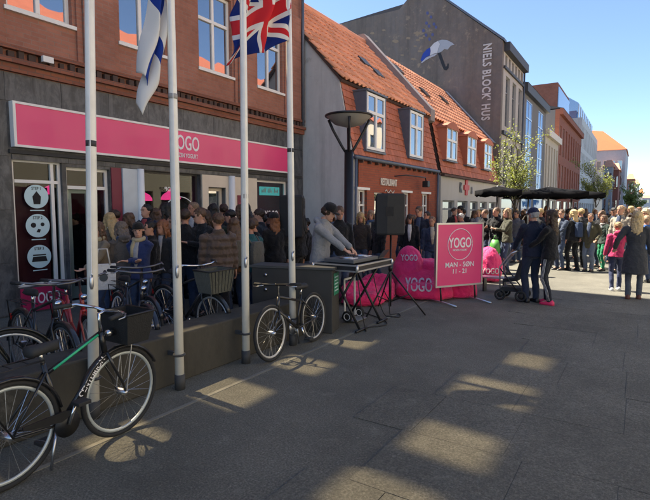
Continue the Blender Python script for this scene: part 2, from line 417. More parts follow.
# ------------------------------------------------------------------ ground
g = MB().quad((-700, -300, 0), (700, -300, 0), (700, 1500, 0), (-700, 1500, 0))
street = obj('street', g, asphalt('street_asphalt', (.066, .063, .051), (.315, .299, .242)), base=(0, 0, 0)); street['kind'] = 'structure'; street['label'] = 'worn grey asphalt of the pedestrian street'
pave = MB().quad((-1.0, -.7, .004), (3.0, -.7, .004), (3.0, 10.4, .004), (-1.0, 10.4, .004))
pave = obj('pavement', pave, mat('joint_sand', (.10, .093, .077), .95, var=.4, scale=9), base=(0, 0, 0)); pave['kind'] = 'structure'; pave['label'] = 'paved strip of large granite slabs along the street'
sm = asphalt('paving_slab_stone', (.066, .063, .051), (.315, .299, .242), True)
slab_me = {}
for rw in range(14):
    y0 = -.72 + rw * .8; x = -1.7 + (rw * 37 % 5) * .09
    x0 = xs_ = -1.9 + rng.random() * .85
    while x0 < 3.1:
        w = (.54, .8, .66, .92)[rng.randrange(4)] if x0 > xs_ else .4 + rng.random() * .45
        w = round(w / .06) * .06
        if w not in slab_me:
            b = MB().box(-w/2 + .002, w/2 - .002, -.398, .398, -.02, .0065); slab_me[w] = b.mesh('paving_slab'); fix_normals(slab_me[w]); slab_me[w].materials.append(sm)
        o = inst('paving_slab', slab_me[w], sm, pave, (x0 + w/2, y0 + .4, rng.uniform(-.0015, .0015)), (rng.uniform(-.0012, .0012), rng.uniform(-.0012, .0012), 0))
        x0 += w
strip = obj('drain_strip', MB().box(-3.16, -3.12, -4, 14, -.01, .004), mat('pale_kerb_strip', (.175, .166, .135), .9, var=.5, scale=5), base=(-3.13, 0, 0)); strip['kind'] = 'structure'

# ------------------------------------------------------------------ the corner brick building with the pink shop
BX, BY0, BY1 = -8.0, -12.0, 11.3
bb = thing('brick_building', 'red brick building with grey marble ground floor and pink shop sign', 'building', (BX, 4, 0))
W0 = (BX, BY0, 0); A = lambda y: y - BY0
shop_ops = [(A(3.74), A(4.5), .42, 2.4), (A(4.57), A(5.36), .02, 2.33), (A(6.02), A(7.5), .3, 2.37), (A(7.72), A(8.24), .02, 2.1), (A(9.36), A(10.62), .3, 2.35)]
obj('wall', wall(W0, E2, E1, BY1 - BY0, 3.66, shop_ops, .3), M_marble, bb)['label'] = 'grey marble shopfront wall'
SY = math.tan(SUN_EL)
ups = []
for k in range(-7, 4):
    y = 3.78 + 1.88 * k; ups.append((A(y), A(y + 1.0), 4.62, 6.3))
light_patch_ops = []          # added unseen openings; sun through them stands in for window reflections on the street
def add_light_patch(X, Y, wx, wy):
    wx *= .84; wy *= .86; zc = (X - BX) * SY; yc = Y + (X - BX) * SUN_K; hz = wx * SY
    light_patch_ops.append((A(yc - wy/2), A(yc + wy/2), zc - hz/2, zc + hz/2 + .25 * SY))
for X, Y, wx, wy in [(-3.0, 2.08, .62, .62), (-3.03, 3.15, .8, .68), (-2.93, 4.15, .7, .55), (-2.93, 5.2, .6, .6), (-.92, 5.55, .46, .62), (-1.02, 4.43, .74, .74), (-1.02, 3.27, .68, .66), (-1.15, 2.4, .7, .6), (-3.3, 1.15, .5, .5)]:
    add_light_patch(X, Y, wx, wy)
# the upper wall, cut into bands so that the openings never share a cell edge by accident
obj('wall', wall(W0, E2, E1, BY1 - BY0, 13.8, ups + light_patch_ops, .25, z0=3.66), M_red, bb)['label'] = 'red brick upper wall'
obj('wall', MB().box(-15, BX - .26, BY1 - .3, BY1 - .002, 0, 13.78), M_red_side, bb)
obj('wall', MB().box(-15, BX - .26, BY0 + .002, BY0 + .3, 0, 13.78), M_red_side, bb)
for a, b, c, d in light_patch_ops:
    f = MB()
    for q in ((a, a+.03, c, d), (b-.03, b, c, d), (a+.03, b-.03, c, c+.03), (a+.03, b-.03, d-.03, d)): obox(f, W0, E2, E1, q[0], q[1], q[2], q[3], -.14, -.1)
    w_ = obj('window', f, M_white, bb); obj('pane', obox(MB(), W0, E2, E1, a+.03, b-.03, c+.03, d-.03, -.125, -.12), M_patch_glass, w_)  # frame and pane filling an added opening, not a window of the house
for k, (a, b, c, d) in enumerate(ups):
    window(bb, W0, E2, E1, a, b, c, d, M_white, M_glass_up, (.5,), (.64,), .06, .09, M_white)
for c0, c1, c2 in ((3.67, 3.788, .07), (3.79, 3.86, .13), (3.99, 4.05, .1)): obj('cornice', obox(MB(), W0, E2, E1, 0, A(BY1), c0, c1, 0, c2), brick_mat('cornice_brick', (.30, .115, .07), (.2, .08, .055), (.16, .11, .09), 'x', .235, .06), bb)
den = MB(); y = 3.0
while y < BY1 - .1: obox(den, W0, E2, E1, A(y), A(y) + .085 + rng.uniform(-.02, .02), 3.862, 3.988 - rng.uniform(0, .03), 0, .075 + rng.uniform(-.02, .02)); y += .155 + rng.uniform(-.015, .015)
obj('dentil_course', den, mat('soot_brick', (.07, .045, .036), .9, var=.4, scale=20), bb)['kind'] = 'stuff'
for k in range(-1, 4):
    y = 3.78 + 1.88 * k
    for (p, q, dd) in ((y + 1.16, y + 1.72, .075), (y + 1.06, y + 1.155, .035), (y + 1.725, y + 1.82, .035)):
        obj('pilaster', obox(MB(), W0, E2, E1, A(p), min(A(q), A(BY1) - .002), 4.055, 6.7, -.002, dd), M_red, bb)
obj('downpipe', MB().tube([(BX + .1, 11.2, 3.9), (BX + .1, 11.2, 9)], .04, 8), M_zinc, bb, True)
obj('junction_box', obox(MB(), W0, E2, E1, A(4.2), A(4.36), 3.9, 3.99, .1, .16), M_white, bb)
# stone cladding panels above the sign and on the piers
def panels(y0, y1, z0, z1, nw, nh):
    for a in range(nw):
        for b in range(nh):
            p0, p1 = y0 + (y1 - y0) * a / nw + .003, y0 + (y1 - y0) * (a + 1) / nw - .003; q0, q1 = z0 + (z1 - z0) * b / nh + .003, z0 + (z1 - z0) * (b + 1) / nh - .003
            obj('stone_panel', obox(MB(), W0, E2, E1, A(p0), A(p1), q0, q1, .001, .016 + rng.uniform(-.002, .002)), M_marble, bb)
panels(2.0, 11.29, 3.24, 3.66, 11, 1); panels(2.4, 3.7, .02, 3.23, 2, 4); panels(10.68, 11.29, .02, 3.23, 1, 4); panels(3.74, 10.64, 2.37 + .01, 2.46, 8, 1)
# shop sign
sg = obj('shop_sign', obox(MB(), W0, E2, E1, A(3.78), A(10.58), 2.6, 3.2, .0, .1), M_pink, bb)
fr = MB()
for q in ((3.74, 10.62, 3.2, 3.235), (3.74, 10.62, 2.565, 2.6), (3.74, 3.78, 2.6, 3.2), (10.58, 10.62, 2.6, 3.2)): obox(fr, W0, E2, E1, A(q[0]), A(q[1]), q[2], q[3], .0, .115)
obj('sign_frame', fr, M_white, sg)
text('lettering', 'YOGO', (BX + .102, 7.02, 2.96), E2, E3, .285, M_vinyl, sg, sx=.62, bold=.012, ext=.006)
text('lettering', 'FROZEN YOGURT', (BX + .102, 7.02, 2.715), E2, E3, .085, M_vinyl, sg, sx=.66, bold=.012, ext=.005)
obj('sign_awning_rail', obox(MB(), W0, E2, E1, A(3.7), A(11.2), 2.47, 2.53, 0, .05), mat('soot_ledge', (.04, .04, .04), .8), bb)
# windows and door of the shop
w1 = window(bb, W0, E2, E1, A(3.74), A(4.5), .42, 2.4, M_white, M_shopglass, (.82,), (.83,), .045, .06)
obj('window_film', obox(MB(), W0, E2, E1, A(3.79), A(4.33), .47, 1.98, -.16, -.155), mat('maroon_window_film', (.13, .02, .035), .55), w1)
for zc, nm in ((1.83, 'STEP 1'), (1.37, 'STEP 2'), (.88, 'STEP 3')):
    yc = 4.1
    st = obj('sticker', MB().disc((BX - .045, yc, zc), E1, .185, .004, 32), M_ice, w1)
    text('sticker_text', nm, (BX - .042, yc, zc + .125), E2, E3, .045, M_dark, w1, sx=.8, bold=.01, ext=.002)
    ic = MB()
    if nm[-1] == '1':
        ic.prism([(BX-.042, yc-.05, zc-.12), (BX-.042, yc+.05, zc-.12), (BX-.042, yc+.065, zc), (BX-.042, yc+.03, zc+.045), (BX-.042, yc, zc+.085), (BX-.042, yc-.03, zc+.045), (BX-.042, yc-.065, zc)], (.003, 0, 0))
    elif nm[-1] == '2':
        ic.disc((BX-.041, yc-.07, zc+.01), E1, .04, .003); obj('sticker_icon', MB().disc((BX-.041, yc+.07, zc+.02), E1, .03, .003), M_dark, w1)
        ic.prism([(BX-.042, yc-.03, zc-.1), (BX-.042, yc+.02, zc-.11), (BX-.042, yc+.04, zc-.06), (BX-.042, yc-.0, zc-.05)], (.003, 0, 0))
    else:
        ic.prism([(BX-.042, yc-.12, zc-.08), (BX-.042, yc+.12, zc-.08), (BX-.042, yc+.1, zc+.0), (BX-.042, yc-.1, zc+.0)], (.003, 0, 0))
        ic.prism([(BX-.042, yc-.1, zc+.015), (BX-.042, yc+.1, zc+.015), (BX-.042, yc+.1, zc+.035), (BX-.042, yc-.1, zc+.035)], (.003, 0, 0))
    obj('sticker_icon', ic, M_dark, w1)
    obj('sticker_caption', obox(MB(), W0, E2, E1, A(yc-.11), A(yc+.11), zc-.225, zc-.21, -.04, -.037), M_ice, w1)
pp = obj('kick_panel', obox(MB(), W0, E2, E1, A(3.76), A(4.5), .03, .4, 0, .02), mat('kick_panel_pink', (.42, .018, .09), .5, var=.08), bb)
text('lettering', 'YOGO', (BX + .022, 4.14, .215), E2, E3, .17, M_vinyl, pp, sx=.62, bold=.01)
door = window(bb, W0, E2, E1, A(4.57), A(5.36), .02, 2.33, M_white, M_shopglass, (.62,), (.855,), .05, .08, name='door')
obj('door_handle', MB().tube([(BX - .05, 5.0, .9), (BX - .02, 5.0, .92), (BX - .02, 5.0, 1.25), (BX - .05, 5.0, 1.27)], .012, 6), M_steel, door, True)
dl = MB()
for q in ((4.66, 4.72, .1, 1.98), (4.98, 5.04, .1, 1.98), (4.72, 4.98, .1, .3), (4.72, 4.98, 1.9, 1.98)): obox(dl, W0, E2, E1, A(q[0]), A(q[1]), q[2], q[3], -.18, -.145)
obj('door_leaf', dl, M_white, door)
obj('wall_panel', obox(MB(), W0, E2, E1, A(5.38), A(5.58), .3, 2.37, 0, .02), M_maroon, bb)
obj('wall_panel', obox(MB(), W0, E2, E1, A(5.59), A(5.9), .02, 2.37, 0, .05), mat('pale_blue_panel', (.5, .56, .6), .5, dirt=.2), bb)
obj('column', MB().tube([(BX + .06, 5.96, .02), (BX + .06, 5.96, 2.38)], .065, 12), M_white, bb, True)
w2 = window(bb, W0, E2, E1, A(6.02), A(7.5), .3, 2.37, mat('dark_window_frame', (.04, .04, .04), .5), M_shopglass, (), (), .04, .1)
for yc, par in ((6.98, w2), (9.98, bb)):
    text('window_lettering', 'YOGO', (BX - .05 if par is w2 else BX - .05, yc, 1.47), E2, E3, .24 if par is w2 else .2, M_vinyl, par, sx=.62 * (1.3 if par is w2 else 1), bold=.012, ext=.003)
ar = MB(); ar.tube([(BX - .05, 6.98 + .46*math.cos(t), 1.42 + .46*math.sin(t)) for t in [math.pi*k/24 for k in range(25)]], .011, 6)
obj('arch_ring', ar, M_vinyl, w2, True)
text('window_lettering', 'TOP', (BX - .05, 6.72, 2.03), -E2, E3, .075, M_vinyl, w2, sx=1.2, bold=.01, ext=.003)
cp = MB()
for q in ((7.53, 7.71, .02, 2.37), (8.25, 8.5, .02, 2.37), (7.71, 8.25, 2.11, 2.37)): obox(cp, W0, E2, E1, A(q[0]), A(q[1]), q[2], q[3], 0, .03)
obj('wall_panel', cp, M_cream, bb)
obj('column', MB().tube([(BX + .07, 8.4, .02), (BX + .07, 8.4, 2.38)], .075, 12), M_white, bb, True)
obj('wall_panel', obox(MB(), W0, E2, E1, A(8.52), A(9.33), .02, 2.37, 0, .025), M_cream, bb)
po = obj('poster', obox(MB(), W0, E2, E1, A(8.62), A(8.94), 1.2, 1.95, .025, .04), M_maroon, bb)
text('lettering', 'YOGO', (BX + .042, 8.78, 1.72), E2, E3, .09, M_pink, po, sx=.6, bold=.01)
d2 = window(bb, W0, E2, E1, A(7.72), A(8.24), .02, 2.1, M_cream, M_glass_up, (), (.12,), .07, .1, name='door')
w3 = window(bb, W0, E2, E1, A(9.36), A(10.62), .3, 2.35, M_white, M_shopglass, (), (), .05, .08)
ts = obj('hanging_window_sign', obox(MB(), W0, E2, E1, A(9.72), A(10.52), 1.98, 2.2, -.24, -.21), mat('teal_sign', (.07, .3, .3), .4, emit=((.1, .55, .55), .25)), w3)
lt = MB()
for k in range(11):
    if k % 4 != 3: obox(lt, W0, E2, E1, A(9.78 + k*.063), A(9.78 + k*.063) + .04, 2.05, 2.05 + .06 + .03*(k*7 % 3), -.21, -.205)
obj('sign_strokes', lt, M_vinyl, ts)
# shop interior
it = obj('shop_floor', MB().box(-13, BX - .31, 3.0, 11.0, -.01, .02), mat('shop_floor', (.1, .09, .085), .4), bb)
obj('interior_wall', MB().box(-13.1, -13, 3.0, 11.0, 0, 2.9), mat('interior_plum', (.09, .02, .035), .7), bb)
obj('interior_wall', MB().box(-13, BX - .31, 2.9, 3.0, 0, 2.9), mat('interior_plum', (.09, .02, .035), .7), bb)
obj('interior_ceiling', MB().box(-13.1, BX - .26, 2.9, 11.0, 2.9, 3.0), mat('interior_ceiling', (.35, .33, .32), .8), bb)
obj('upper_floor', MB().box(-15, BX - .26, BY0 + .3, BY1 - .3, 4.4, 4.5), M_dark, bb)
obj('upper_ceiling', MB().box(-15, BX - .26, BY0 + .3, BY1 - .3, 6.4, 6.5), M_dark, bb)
obj('counter', MB().box(-11.2, -10.6, 6.0, 10.2, .02, 1.0), mat('counter_white', (.5, .47, .46), .4), bb)
obj('menu_board', MB().box(-12.99, -12.94, 6.4, 9.8, 1.5, 2.3), mat('menu_pink', (.3, .03, .09), .5), bb)
for k, (yy, xx, zz) in enumerate(((6.55, -8.7, 1.85), (7.35, -8.75, 1.9), (8.0, -9.6, 1.9), (9.9, -8.8, 1.9), (4.9, -9.0, 1.95), (10.4, -9.5, 1.85))):
    lamp = thing('pendant_lamp', ['bright pink pendant lamp behind the big shop window, left of the lettering', 'bright pink pendant lamp behind the big shop window, beside the cream pillar', 'pink pendant lamp deep inside behind the cream pillars', 'pink pendant lamp hanging behind the rightmost shop window', 'pink pendant lamp hanging behind the shop door', 'pink pendant lamp deep behind the rightmost shop window'][k], 'lamp', (xx, yy, zz), 'pink pendant lamps inside the shop')
    rs = [[(xx + r_*math.cos(2*math.pi*j/20), yy + r_*math.sin(2*math.pi*j/20), zz + h) for j in range(20)] for r_, h in ((.2, -.05), (.195, 0), (.15, .07), (.06, .12), (.03, .18))]
    obj('lamp_shade', MB().rings(rs, False), mat('pink_lamp_shade', (.7, .03, .2), .3, emit=((.9, .05, .25), .35)), lamp, True)
    obj('cord', MB().tube([(xx, yy, zz + .17), (xx, yy, 2.9)], .006, 5), M_black, lamp)

# ------------------------------------------------------------------ tiles
def tile_field(o, u, s, L, S, tw, th, wav=.02, thick=.018, lap=.06, jit=.004):
    """overlapping tiles on a slope as one mesh: o lower corner, u along the eave, s up the slope"""
    o, u, s = Vector(o), Vector(u).normalized(), Vector(s).normalized(); n = u.cross(s).normalized()
    if n.z < 0: n = -n
    mb = MB(); nr = int(S / th); nc = int(L / tw)
    for r_ in range(nr):
        for c in range(nc):
            a0 = c * L / nc; lift = .012 + rng.uniform(0, jit); b0 = r_ * S / nr + rng.uniform(-jit, jit); b1 = (r_ + 1) * S / nr + lap
            prof = [(0, 0), (.25, wav), (.55, wav * .9), (.8, 0), (1, wav * .15)] if wav else [(.02, 0), (.98, 0)]
            bot = [o + u * (a0 + p * L / nc) + s * b0 + n * (h + lift + thick) for p, h in prof]
            top = [o + u * (a0 + p * L / nc) + s * b1 + n * (h + .002) for p, h in prof]
            i = len(mb.v); k = len(prof)
            fr_ = [p - n * thick * 1.2 for p in bot]
            mb.v += [tuple(p) for p in bot + top + fr_]
            for j in range(k - 1): mb.f.append((i+j, i+j+1, i+k+j+1, i+k+j)); mb.f.append((i+2*k+j, i+2*k+j+1, i+j+1, i+j))
    return mb
def tile_mesh(tw, th, wav=.055, thick=.026):
    mb = MB(); prof = [(0, .3*wav), (.12, wav), (.3, wav*1.1), (.48, .55*wav), (.65, 0), (.85, 0), (1, .3*wav)]
    k = len(prof); v = []
    for y, z, dz in ((0, .05, thick), (th + .06, .004, thick)):
        v += [((p - .5) * tw, y, h + z) for p, h in prof] 
        v += [((p - .5) * tw, y, h + z - dz) for p, h in prof]
    mb.v = v
    for j in range(k - 1):
        mb.f += [(j, j+1, 2*k+j+1, 2*k+j), (k+j+1, k+j, 3*k+j, 3*k+j+1), (k+j, k+j+1, j+1, j)]
    mb.f += [(k, 0, 2*k, 3*k), (k-1, 2*k-1, 4*k-1, 3*k-1)]
    return mb

# ------------------------------------------------------------------ low house with the restaurant
HX, H2A, H2B = -6.4, 11.32, 17.62
SL = R(48); zr0, xr0 = 5.18, -6.88; RID = (-9.5, zr0 + (-6.88 + 9.5) * math.tan(SL))
M_gable = plaster('grey_gable_render', (.56, .555, .53), .4, .8, (1, 1, .97), (.34, .32, .28))
h2 = thing('restaurant_house', 'low red brick house with orange tiled roof and two dormer windows', 'building', (HX, 14, 0))
O2 = (HX, H2A, 0); B = lambda y: y - H2A
prof = [(HX, 0), (HX, 2.98), (xr0 + .02, zr0), RID, (-12.2, zr0), (-12.6, 0)]
obj('gable_wall', MB().prism([(x, H2A - .0, z) for x, z in prof], (0, .3, 0)), M_gable, h2)['label'] = 'grey rendered gable wall'
rest_ops = [(B(11.5), B(12.12), .5, 2.14), (B(12.55), B(13.2), .02, 2.1), (B(14.55), B(15.15), .5, 2.14), (B(16.2), B(16.85), .5, 2.14)]
O2f = (HX, H2A + .302, 0)
rest_ops = [(a - .302, b - .302, c, d) for a, b, c, d in rest_ops]
obj('wall', wall(O2f, E2, E1, H2B - H2A - .302, 2.98, rest_ops, .3), M_rest, h2)
for k, (a, b, c, d) in enumerate(rest_ops):
    window(h2, O2f, E2, E1, a, b, c, d, M_white, M_glass_up, (.5,) if k != 1 else (), (.75,), .05, .08, name='door' if k == 1 else 'window')
    if k != 1: obj('lintel', obox(MB(), O2f, E2, E1, a - .12, b + .12, d + .002, d + .07, 0, .03), M_white, h2)
body = MB().prism([(xr0 - .35, H2A + .31, 0), (xr0 - .35, H2A + .31, 4.9), (RID[0], H2A + .31, RID[1] - .12), (-12, H2A + .31, 5), (-12, H2A + .31, 0)], (0, H2B - H2A - .33, 0))
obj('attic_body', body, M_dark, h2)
# mansard band with tiles and dormers
ms = Vector((xr0 - HX, 0, zr0 - 2.98)); mb = tile_field((HX, H2A + .03, 3.05), E2, ms, H2B - H2A - .03, ms.length - .1, .21, .19, .0, .016)
o = obj('mansard_tiles', mb, M_mans, h2, rec=False); o['kind'] = 'stuff'
obj('mansard_deck', MB().prism([(HX - .02, H2A + .305, 2.985), (xr0 - .02, H2A + .305, zr0 - .03), (xr0 - .2, H2A + .305, zr0 - .03), (HX - .25, H2A + .305, 2.985)], (0, H2B - H2A - .32, 0)), mat('roof_felt', (.06, .035, .028), .9), h2)
obj('gutter', MB().tube([(HX + .08, H2A - .02, 2.98), (HX + .08, H2B - .02, 2.98)], .055, 10), M_zinc, h2, True)
for k in range(14):
    y = H2A + .35 + k * .46
    obj('gutter_bracket', MB().box(HX + .002, HX + .11, y, y + .05, 2.86, 2.93), mat('bracket_brown', (.09, .045, .03), .8), h2)
obj('downpipe', MB().tube([(HX + .07, H2B - .08, .1), (HX + .07, H2B - .08, 2.93)], .04, 8), M_zinc, h2, True)
obj('downpipe', MB().tube([(HX + .07, H2A + .05, .1), (HX + .07, H2A + .05, 2.93)], .04, 8), M_zinc, h2, True)
def dormer(par, y0, y1, z0, z1, arch=False):
    x = HX + .05
    cm = M_zinc if not arch else M_mans
    dn = obj('dormer', MB().box(HX - 1.0, x, y0 - .06, y0 - .002, z0 - .12, z1 + .08), cm, par)
    obj('dormer_cheek', MB().box(HX - 1.0, x, y1 + .002, y1 + .06, z0 - .12, z1 + .08), cm, dn)
    if arch:
        pts = [(x + .04, y0 - .1 + (y1 - y0 + .2) * t, z1 + .085 + .2 * math.sin(math.pi * t)) for t in [i/10 for i in range(11)]]
        poly = pts + [(x + .04, y1 + .1, z1 + .0), (x + .04, y0 - .1, z1 + .0)]
        obj('dormer_roof', MB().prism(poly, (-1.1, 0, 0)), M_mans, dn)
    else: obj('dormer_roof', MB().box(HX - 1.0, x + .05, y0 - .08, y1 + .08, z1 + .082, z1 + .13), M_zinc, dn)
    obj('dormer_apron', MB().box(HX - .3, x + .02, y0 - .06, y1 + .06, z0 - .17, z0 - .122), M_zinc, dn)
    w_ = window(par, (x, y0, 0), E2, E1, 0, y1 - y0, z0 - .1, z1 + .06, M_white, M_glass_up, (.5,), (.66,) if not arch else (.6,), .075, -.0)
dormer(h2, 12.0, 13.1, 3.36, 4.72); dormer(h2, 14.95, 16.05, 3.42, 4.72)
# main roof: every pantile its own piece
roof_s = Vector((-math.cos(SL), 0, math.sin(SL))); roof_n = Vector((math.sin(SL), 0, math.cos(SL)))
Ls = (Vector((RID[0], 0, RID[1])) - Vector((xr0, 0, zr0))).length + .25
eave = Vector((xr0, 0, zr0)) - roof_s * .25
roof = obj('roof', MB().prism([(eave.x, H2A - .05, eave.z), (RID[0], H2A - .05, RID[1]), (RID[0], H2A - .05, RID[1] - .06), (eave.x - .04, H2A - .05, eave.z - .05)], (0, H2B - H2A, 0)), mat('roof_felt', (.06, .035, .028), .9), h2)
tw, nr = .2345, 11; th = Ls / nr; tmesh = tile_mesh(tw, th); tm = tmesh.mesh('roof_tile'); fix_normals(tm); tm.materials.append(M_or)
tm.polygons.foreach_set('use_smooth', [True] * len(tm.polygons))
Mr = Matrix((( 0, roof_s.x, roof_n.x), (1, roof_s.y, roof_n.y), (0, roof_s.z, roof_n.z)))
eul = Mr.to_euler()
for r_ in range(nr):
    for c in range(27):
        p = eave + roof_s * (r_ * th + rng.uniform(-.006, .006)) + Vector((0, H2A - .05 + (c + .5) * tw, 0)) + roof_n * rng.uniform(.0, .006)
        inst('roof_tile', tm, M_or, roof, p, eul)
obj('ridge', MB().tube([(RID[0], H2A - .05, RID[1] + .05), (RID[0], H2B, RID[1] + .05)], .12, 8), M_or, roof, True)
for px, py in ((363, 64), (376, 75)):
    d = ray(px, py); t = ((Vector((xr0, 0, zr0)) - _c).dot(roof_n)) / d.dot(roof_n); p = _c + d * t
    sk = MB(); 
    for (a0, a1, b0, b1, h) in ((-.25, .25, -.2, .2, .11),):
        q = [p + E2*a + roof_s*b + roof_n*.02 for a, b in ((a0, b0), (a1, b0), (a1, b1), (a0, b1))]
        sk.prism(q, roof_n * .1)
    obj('skylight', sk, mat('skylight_dark', (.05, .05, .05), .4), roof)
# firewall coping and chimney between the low houses
cw = MB().prism([(xr0 + .2, H2B, zr0 - .3), (xr0 + .2, H2B, zr0 + .12), (RID[0], H2B, RID[1] + .4), (RID[0] - .6, H2B, RID[1] + .4), (RID[0] - .6, H2B, 4)], (0, .42, 0))
obj('firewall', cw, plaster('firewall_render', (.3, .27, .27), .4), h2)
ch = MB().box(-10.95, -10.45, H2B - .1, H2B + .4, 7.0, 9.0); obj('chimney', ch, mat('chimney_pink_brick', (.38, .2, .16), .9, var=.3, scale=12), h2, bevel=.02)
# lettering, bracket lamp
text('lettering', 'RESTAURANT', (HX + .025, 13.45, 2.4), E2, E3, .2, mat('cream_letters', (.7, .66, .55), .5), h2, sx=.62, bold=.01, ext=.02)
sw = MB().tube([(HX + .03, 13.2 + .09*k, 2.14 + .05*math.sin(k*1.9)) for k in range(8)], .014, 6); obj('script_flourish', sw, mat('cream_letters', (.7, .66, .55), .5), h2, True)
obj('lamp_bracket', MB().tube([(HX, 13.9, 2.62), (HX + .25, 14.2, 2.66), (HX + .3, 15.7, 2.66), (HX + .3, 15.75, 2.55)], .018, 6), M_black, h2, True)
obj('bracket_lamp', MB().box(HX + .2, HX + .4, 15.66, 15.86, 2.34, 2.55), M_black, h2, bevel=.02)

# ------------------------------------------------------------------ white-fronted house with three dormers
H3A, H3B = 18.05, 26.85
h3 = thing('white_fronted_house', 'low house with white shopfront, three arched dormers and red mansard', 'building', (HX, 22, 0))
O3 = (HX, H3A, 0); Cc = lambda y: y - H3A
M_whitewall = plaster('white_render', (.50, .50, .48), .2)
o3 = [(Cc(18.3), Cc(19.7), .25, 1.95), (Cc(20.1), Cc(21.5), .25, 1.95), (Cc(21.9), Cc(23.1), .02, 1.95), (Cc(23.5), Cc(24.7), .25, 1.95), (Cc(25.1), Cc(26.5), .25, 1.95)]
obj('wall', wall(O3, E2, E1, H3B - H3A, 2.9, o3, .3), M_whitewall, h3)
for a, b, c, d in o3: window(h3, O3, E2, E1, a, b, c, d, mat('grey_frame', (.2, .21, .22), .5), M_glass_far, (), (.8,), .06, .1)
sgn = obj('red_cross_sign', MB().box(HX + .002, HX + .05, 21.05, 21.35, 2.2, 2.85).box(HX + .004, HX + .052, 20.85, 21.049, 2.42, 2.63).box(HX + .004, HX + .052, 21.351, 21.55, 2.42, 2.63), mat('sign_red', (.5, .03, .03), .5), h3)
text('lettering', 'K', (HX + .03, 20.4, 2.48), E2, E3, .4, M_black, h3, sx=.8, bold=.02, ext=.02)
text('lettering', 'a', (HX + .03, 22.0, 2.48), E2, E3, .42, mat('sign_grey', (.2, .2, .21), .5), h3, sx=.8, bold=.02, ext=.02)
ms = Vector((xr0 - HX, 0, zr0 - 2.98)); mb = tile_field((HX, H3A, 2.98), E2, ms, H3B - H3A, ms.length - .1, .26, .24, .0, .02)
o = obj('mansard_tiles', mb, M_mans, h3, rec=False); o['kind'] = 'stuff'
obj('mansard_deck', MB().prism([(HX - .02, H3A, 2.93), (xr0 - .02, H3A, zr0 - .03), (xr0 - .2, H3A, zr0 - .03), (HX - .25, H3A, 2.93)], (0, H3B - H3A, 0)), mat('roof_felt', (.06, .035, .028), .9), h3)
obj('eave_board', MB().box(HX - .02, HX + .14, H3A, H3B, 2.86, 2.94), mat('bracket_brown', (.09, .045, .03), .8), h3)
dormer(h3, 18.5, 19.75, 3.62, 4.7, True); dormer(h3, 21.15, 22.45, 3.62, 4.7, True); dormer(h3, 23.85, 25.2, 3.62, 4.7, True)
mb = tile_field(eave + Vector((0, H3A, 0)), E2, roof_s, H3B - H3A, Ls, .26, .34, .05, .028)
o = obj('roof', mb, M_or2, h3, rec=False); o['kind'] = 'stuff'
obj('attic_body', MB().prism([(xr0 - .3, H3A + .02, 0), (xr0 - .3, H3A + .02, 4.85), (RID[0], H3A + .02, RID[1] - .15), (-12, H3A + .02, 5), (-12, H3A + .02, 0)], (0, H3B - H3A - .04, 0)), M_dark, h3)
obj('lead_flashing', MB().prism([tuple(Vector((xr0, 0, zr0)) + roof_s * a + roof_n * .1 + E2 * b) for a, b in ((-.3, H3B - .5), (3.6, H3B - .5), (3.6, H3B - .03), (-.3, H3B - .03))], roof_n * .05), mat('lead_blue', (.16, .2, .27), .6, var=.3, scale=14), h3)
for a, b in ((1.5, 20.0), (1.9, 23.2), (2.6, 18.9)):
    obj('skylight', MB().prism([tuple(Vector((xr0, 0, zr0)) + roof_s * (a + i) + E2 * (b + j) + roof_n * .05) for i, j in ((0, 0), (.5, 0), (.5, .5), (0, .5))], roof_n * .09), mat('skylight_dark', (.05, .05, .05), .4), h3)

# ------------------------------------------------------------------ tall house with the painted gable
NA, NB = 26.9, 32.3
nb = thing('tall_gable_house', 'tall dark grey gabled house with umbrella mural and lettering', 'building', (HX, 29, 0))
M_ng = plaster('dark_gable_render', (.175, .165, .16), .7, .5, (1.2, 1.0, .8), (.33, .27, .2))
gp = [(HX - .0, 0), (HX - .0, 10.25), (-10.35, 13.65), (-11.5, 13.65), (-12.2, 13.0), (-24, 12.9), (-24, 0)]
obj('gable_wall', MB().prism([(x, NA, z) for x, z in gp], (0, .35, 0)), M_ng, nb)
obj('coping', MB().prism([(HX + .1, NA - .06, 10.2), (-10.33, NA - .06, 13.66), (-10.33, NA - .06, 13.78), (HX + .1, NA - .06, 10.34)], (0, .5, 0)), M_zinc, nb)
ON = (HX, NA + .352, 0); ln = NB - NA - .352
ops = []
for k in range(3):
    a = .6 + k * 1.62
    ops += [(a, a + .95, 6.05, 8.7), (a, a + .95, 2.95, 5.2)]
for k in range(6): ops.append((.35 + k * .8, .8 + k * .8, 9.2, 9.72))
ops.append((.4, ln - .4, .3, 2.2))
obj('wall', wall(ON, E2, E1, ln, 10.2, ops, .35), plaster('pale_grey_render', (.42, .41, .39), .2), nb)
for a, b, c, d in ops: window(nb, ON, E2, E1, a, b, c, d, mat('grey_frame', (.2, .21, .22), .5) if d < 9 else M_black, M_glass_far, (.5,) if b - a < 1 and d < 9 else (), (.7,) if d < 9 else (), .05, .12)
for c0, c1, c2 in ((9.8, 10.25, .3), (5.55, 5.75, .12), (2.45, 2.7, .14), (8.95, 9.08, .1)): obj('cornice', obox(MB(), ON, E2, E1, 0, ln, c0, c1, .002, c2), mat('dark_trim', (.05, .052, .055), .6), nb)
obj('roof', MB().prism([(HX + .1, NA + .36, 10.26), (-10.35, NA + .36, 13.5), (-24, NA + .36, 12.7), (-24, NA + .36, 10)], (0, ln, 0)), mat('slate', (.06, .06, .065), .7), nb)
obj('downpipe', MB().tube([(HX + .08, NB - .1, .1), (HX + .08, NB - .1, 9.8)], .05, 8), M_zinc, nb, True)
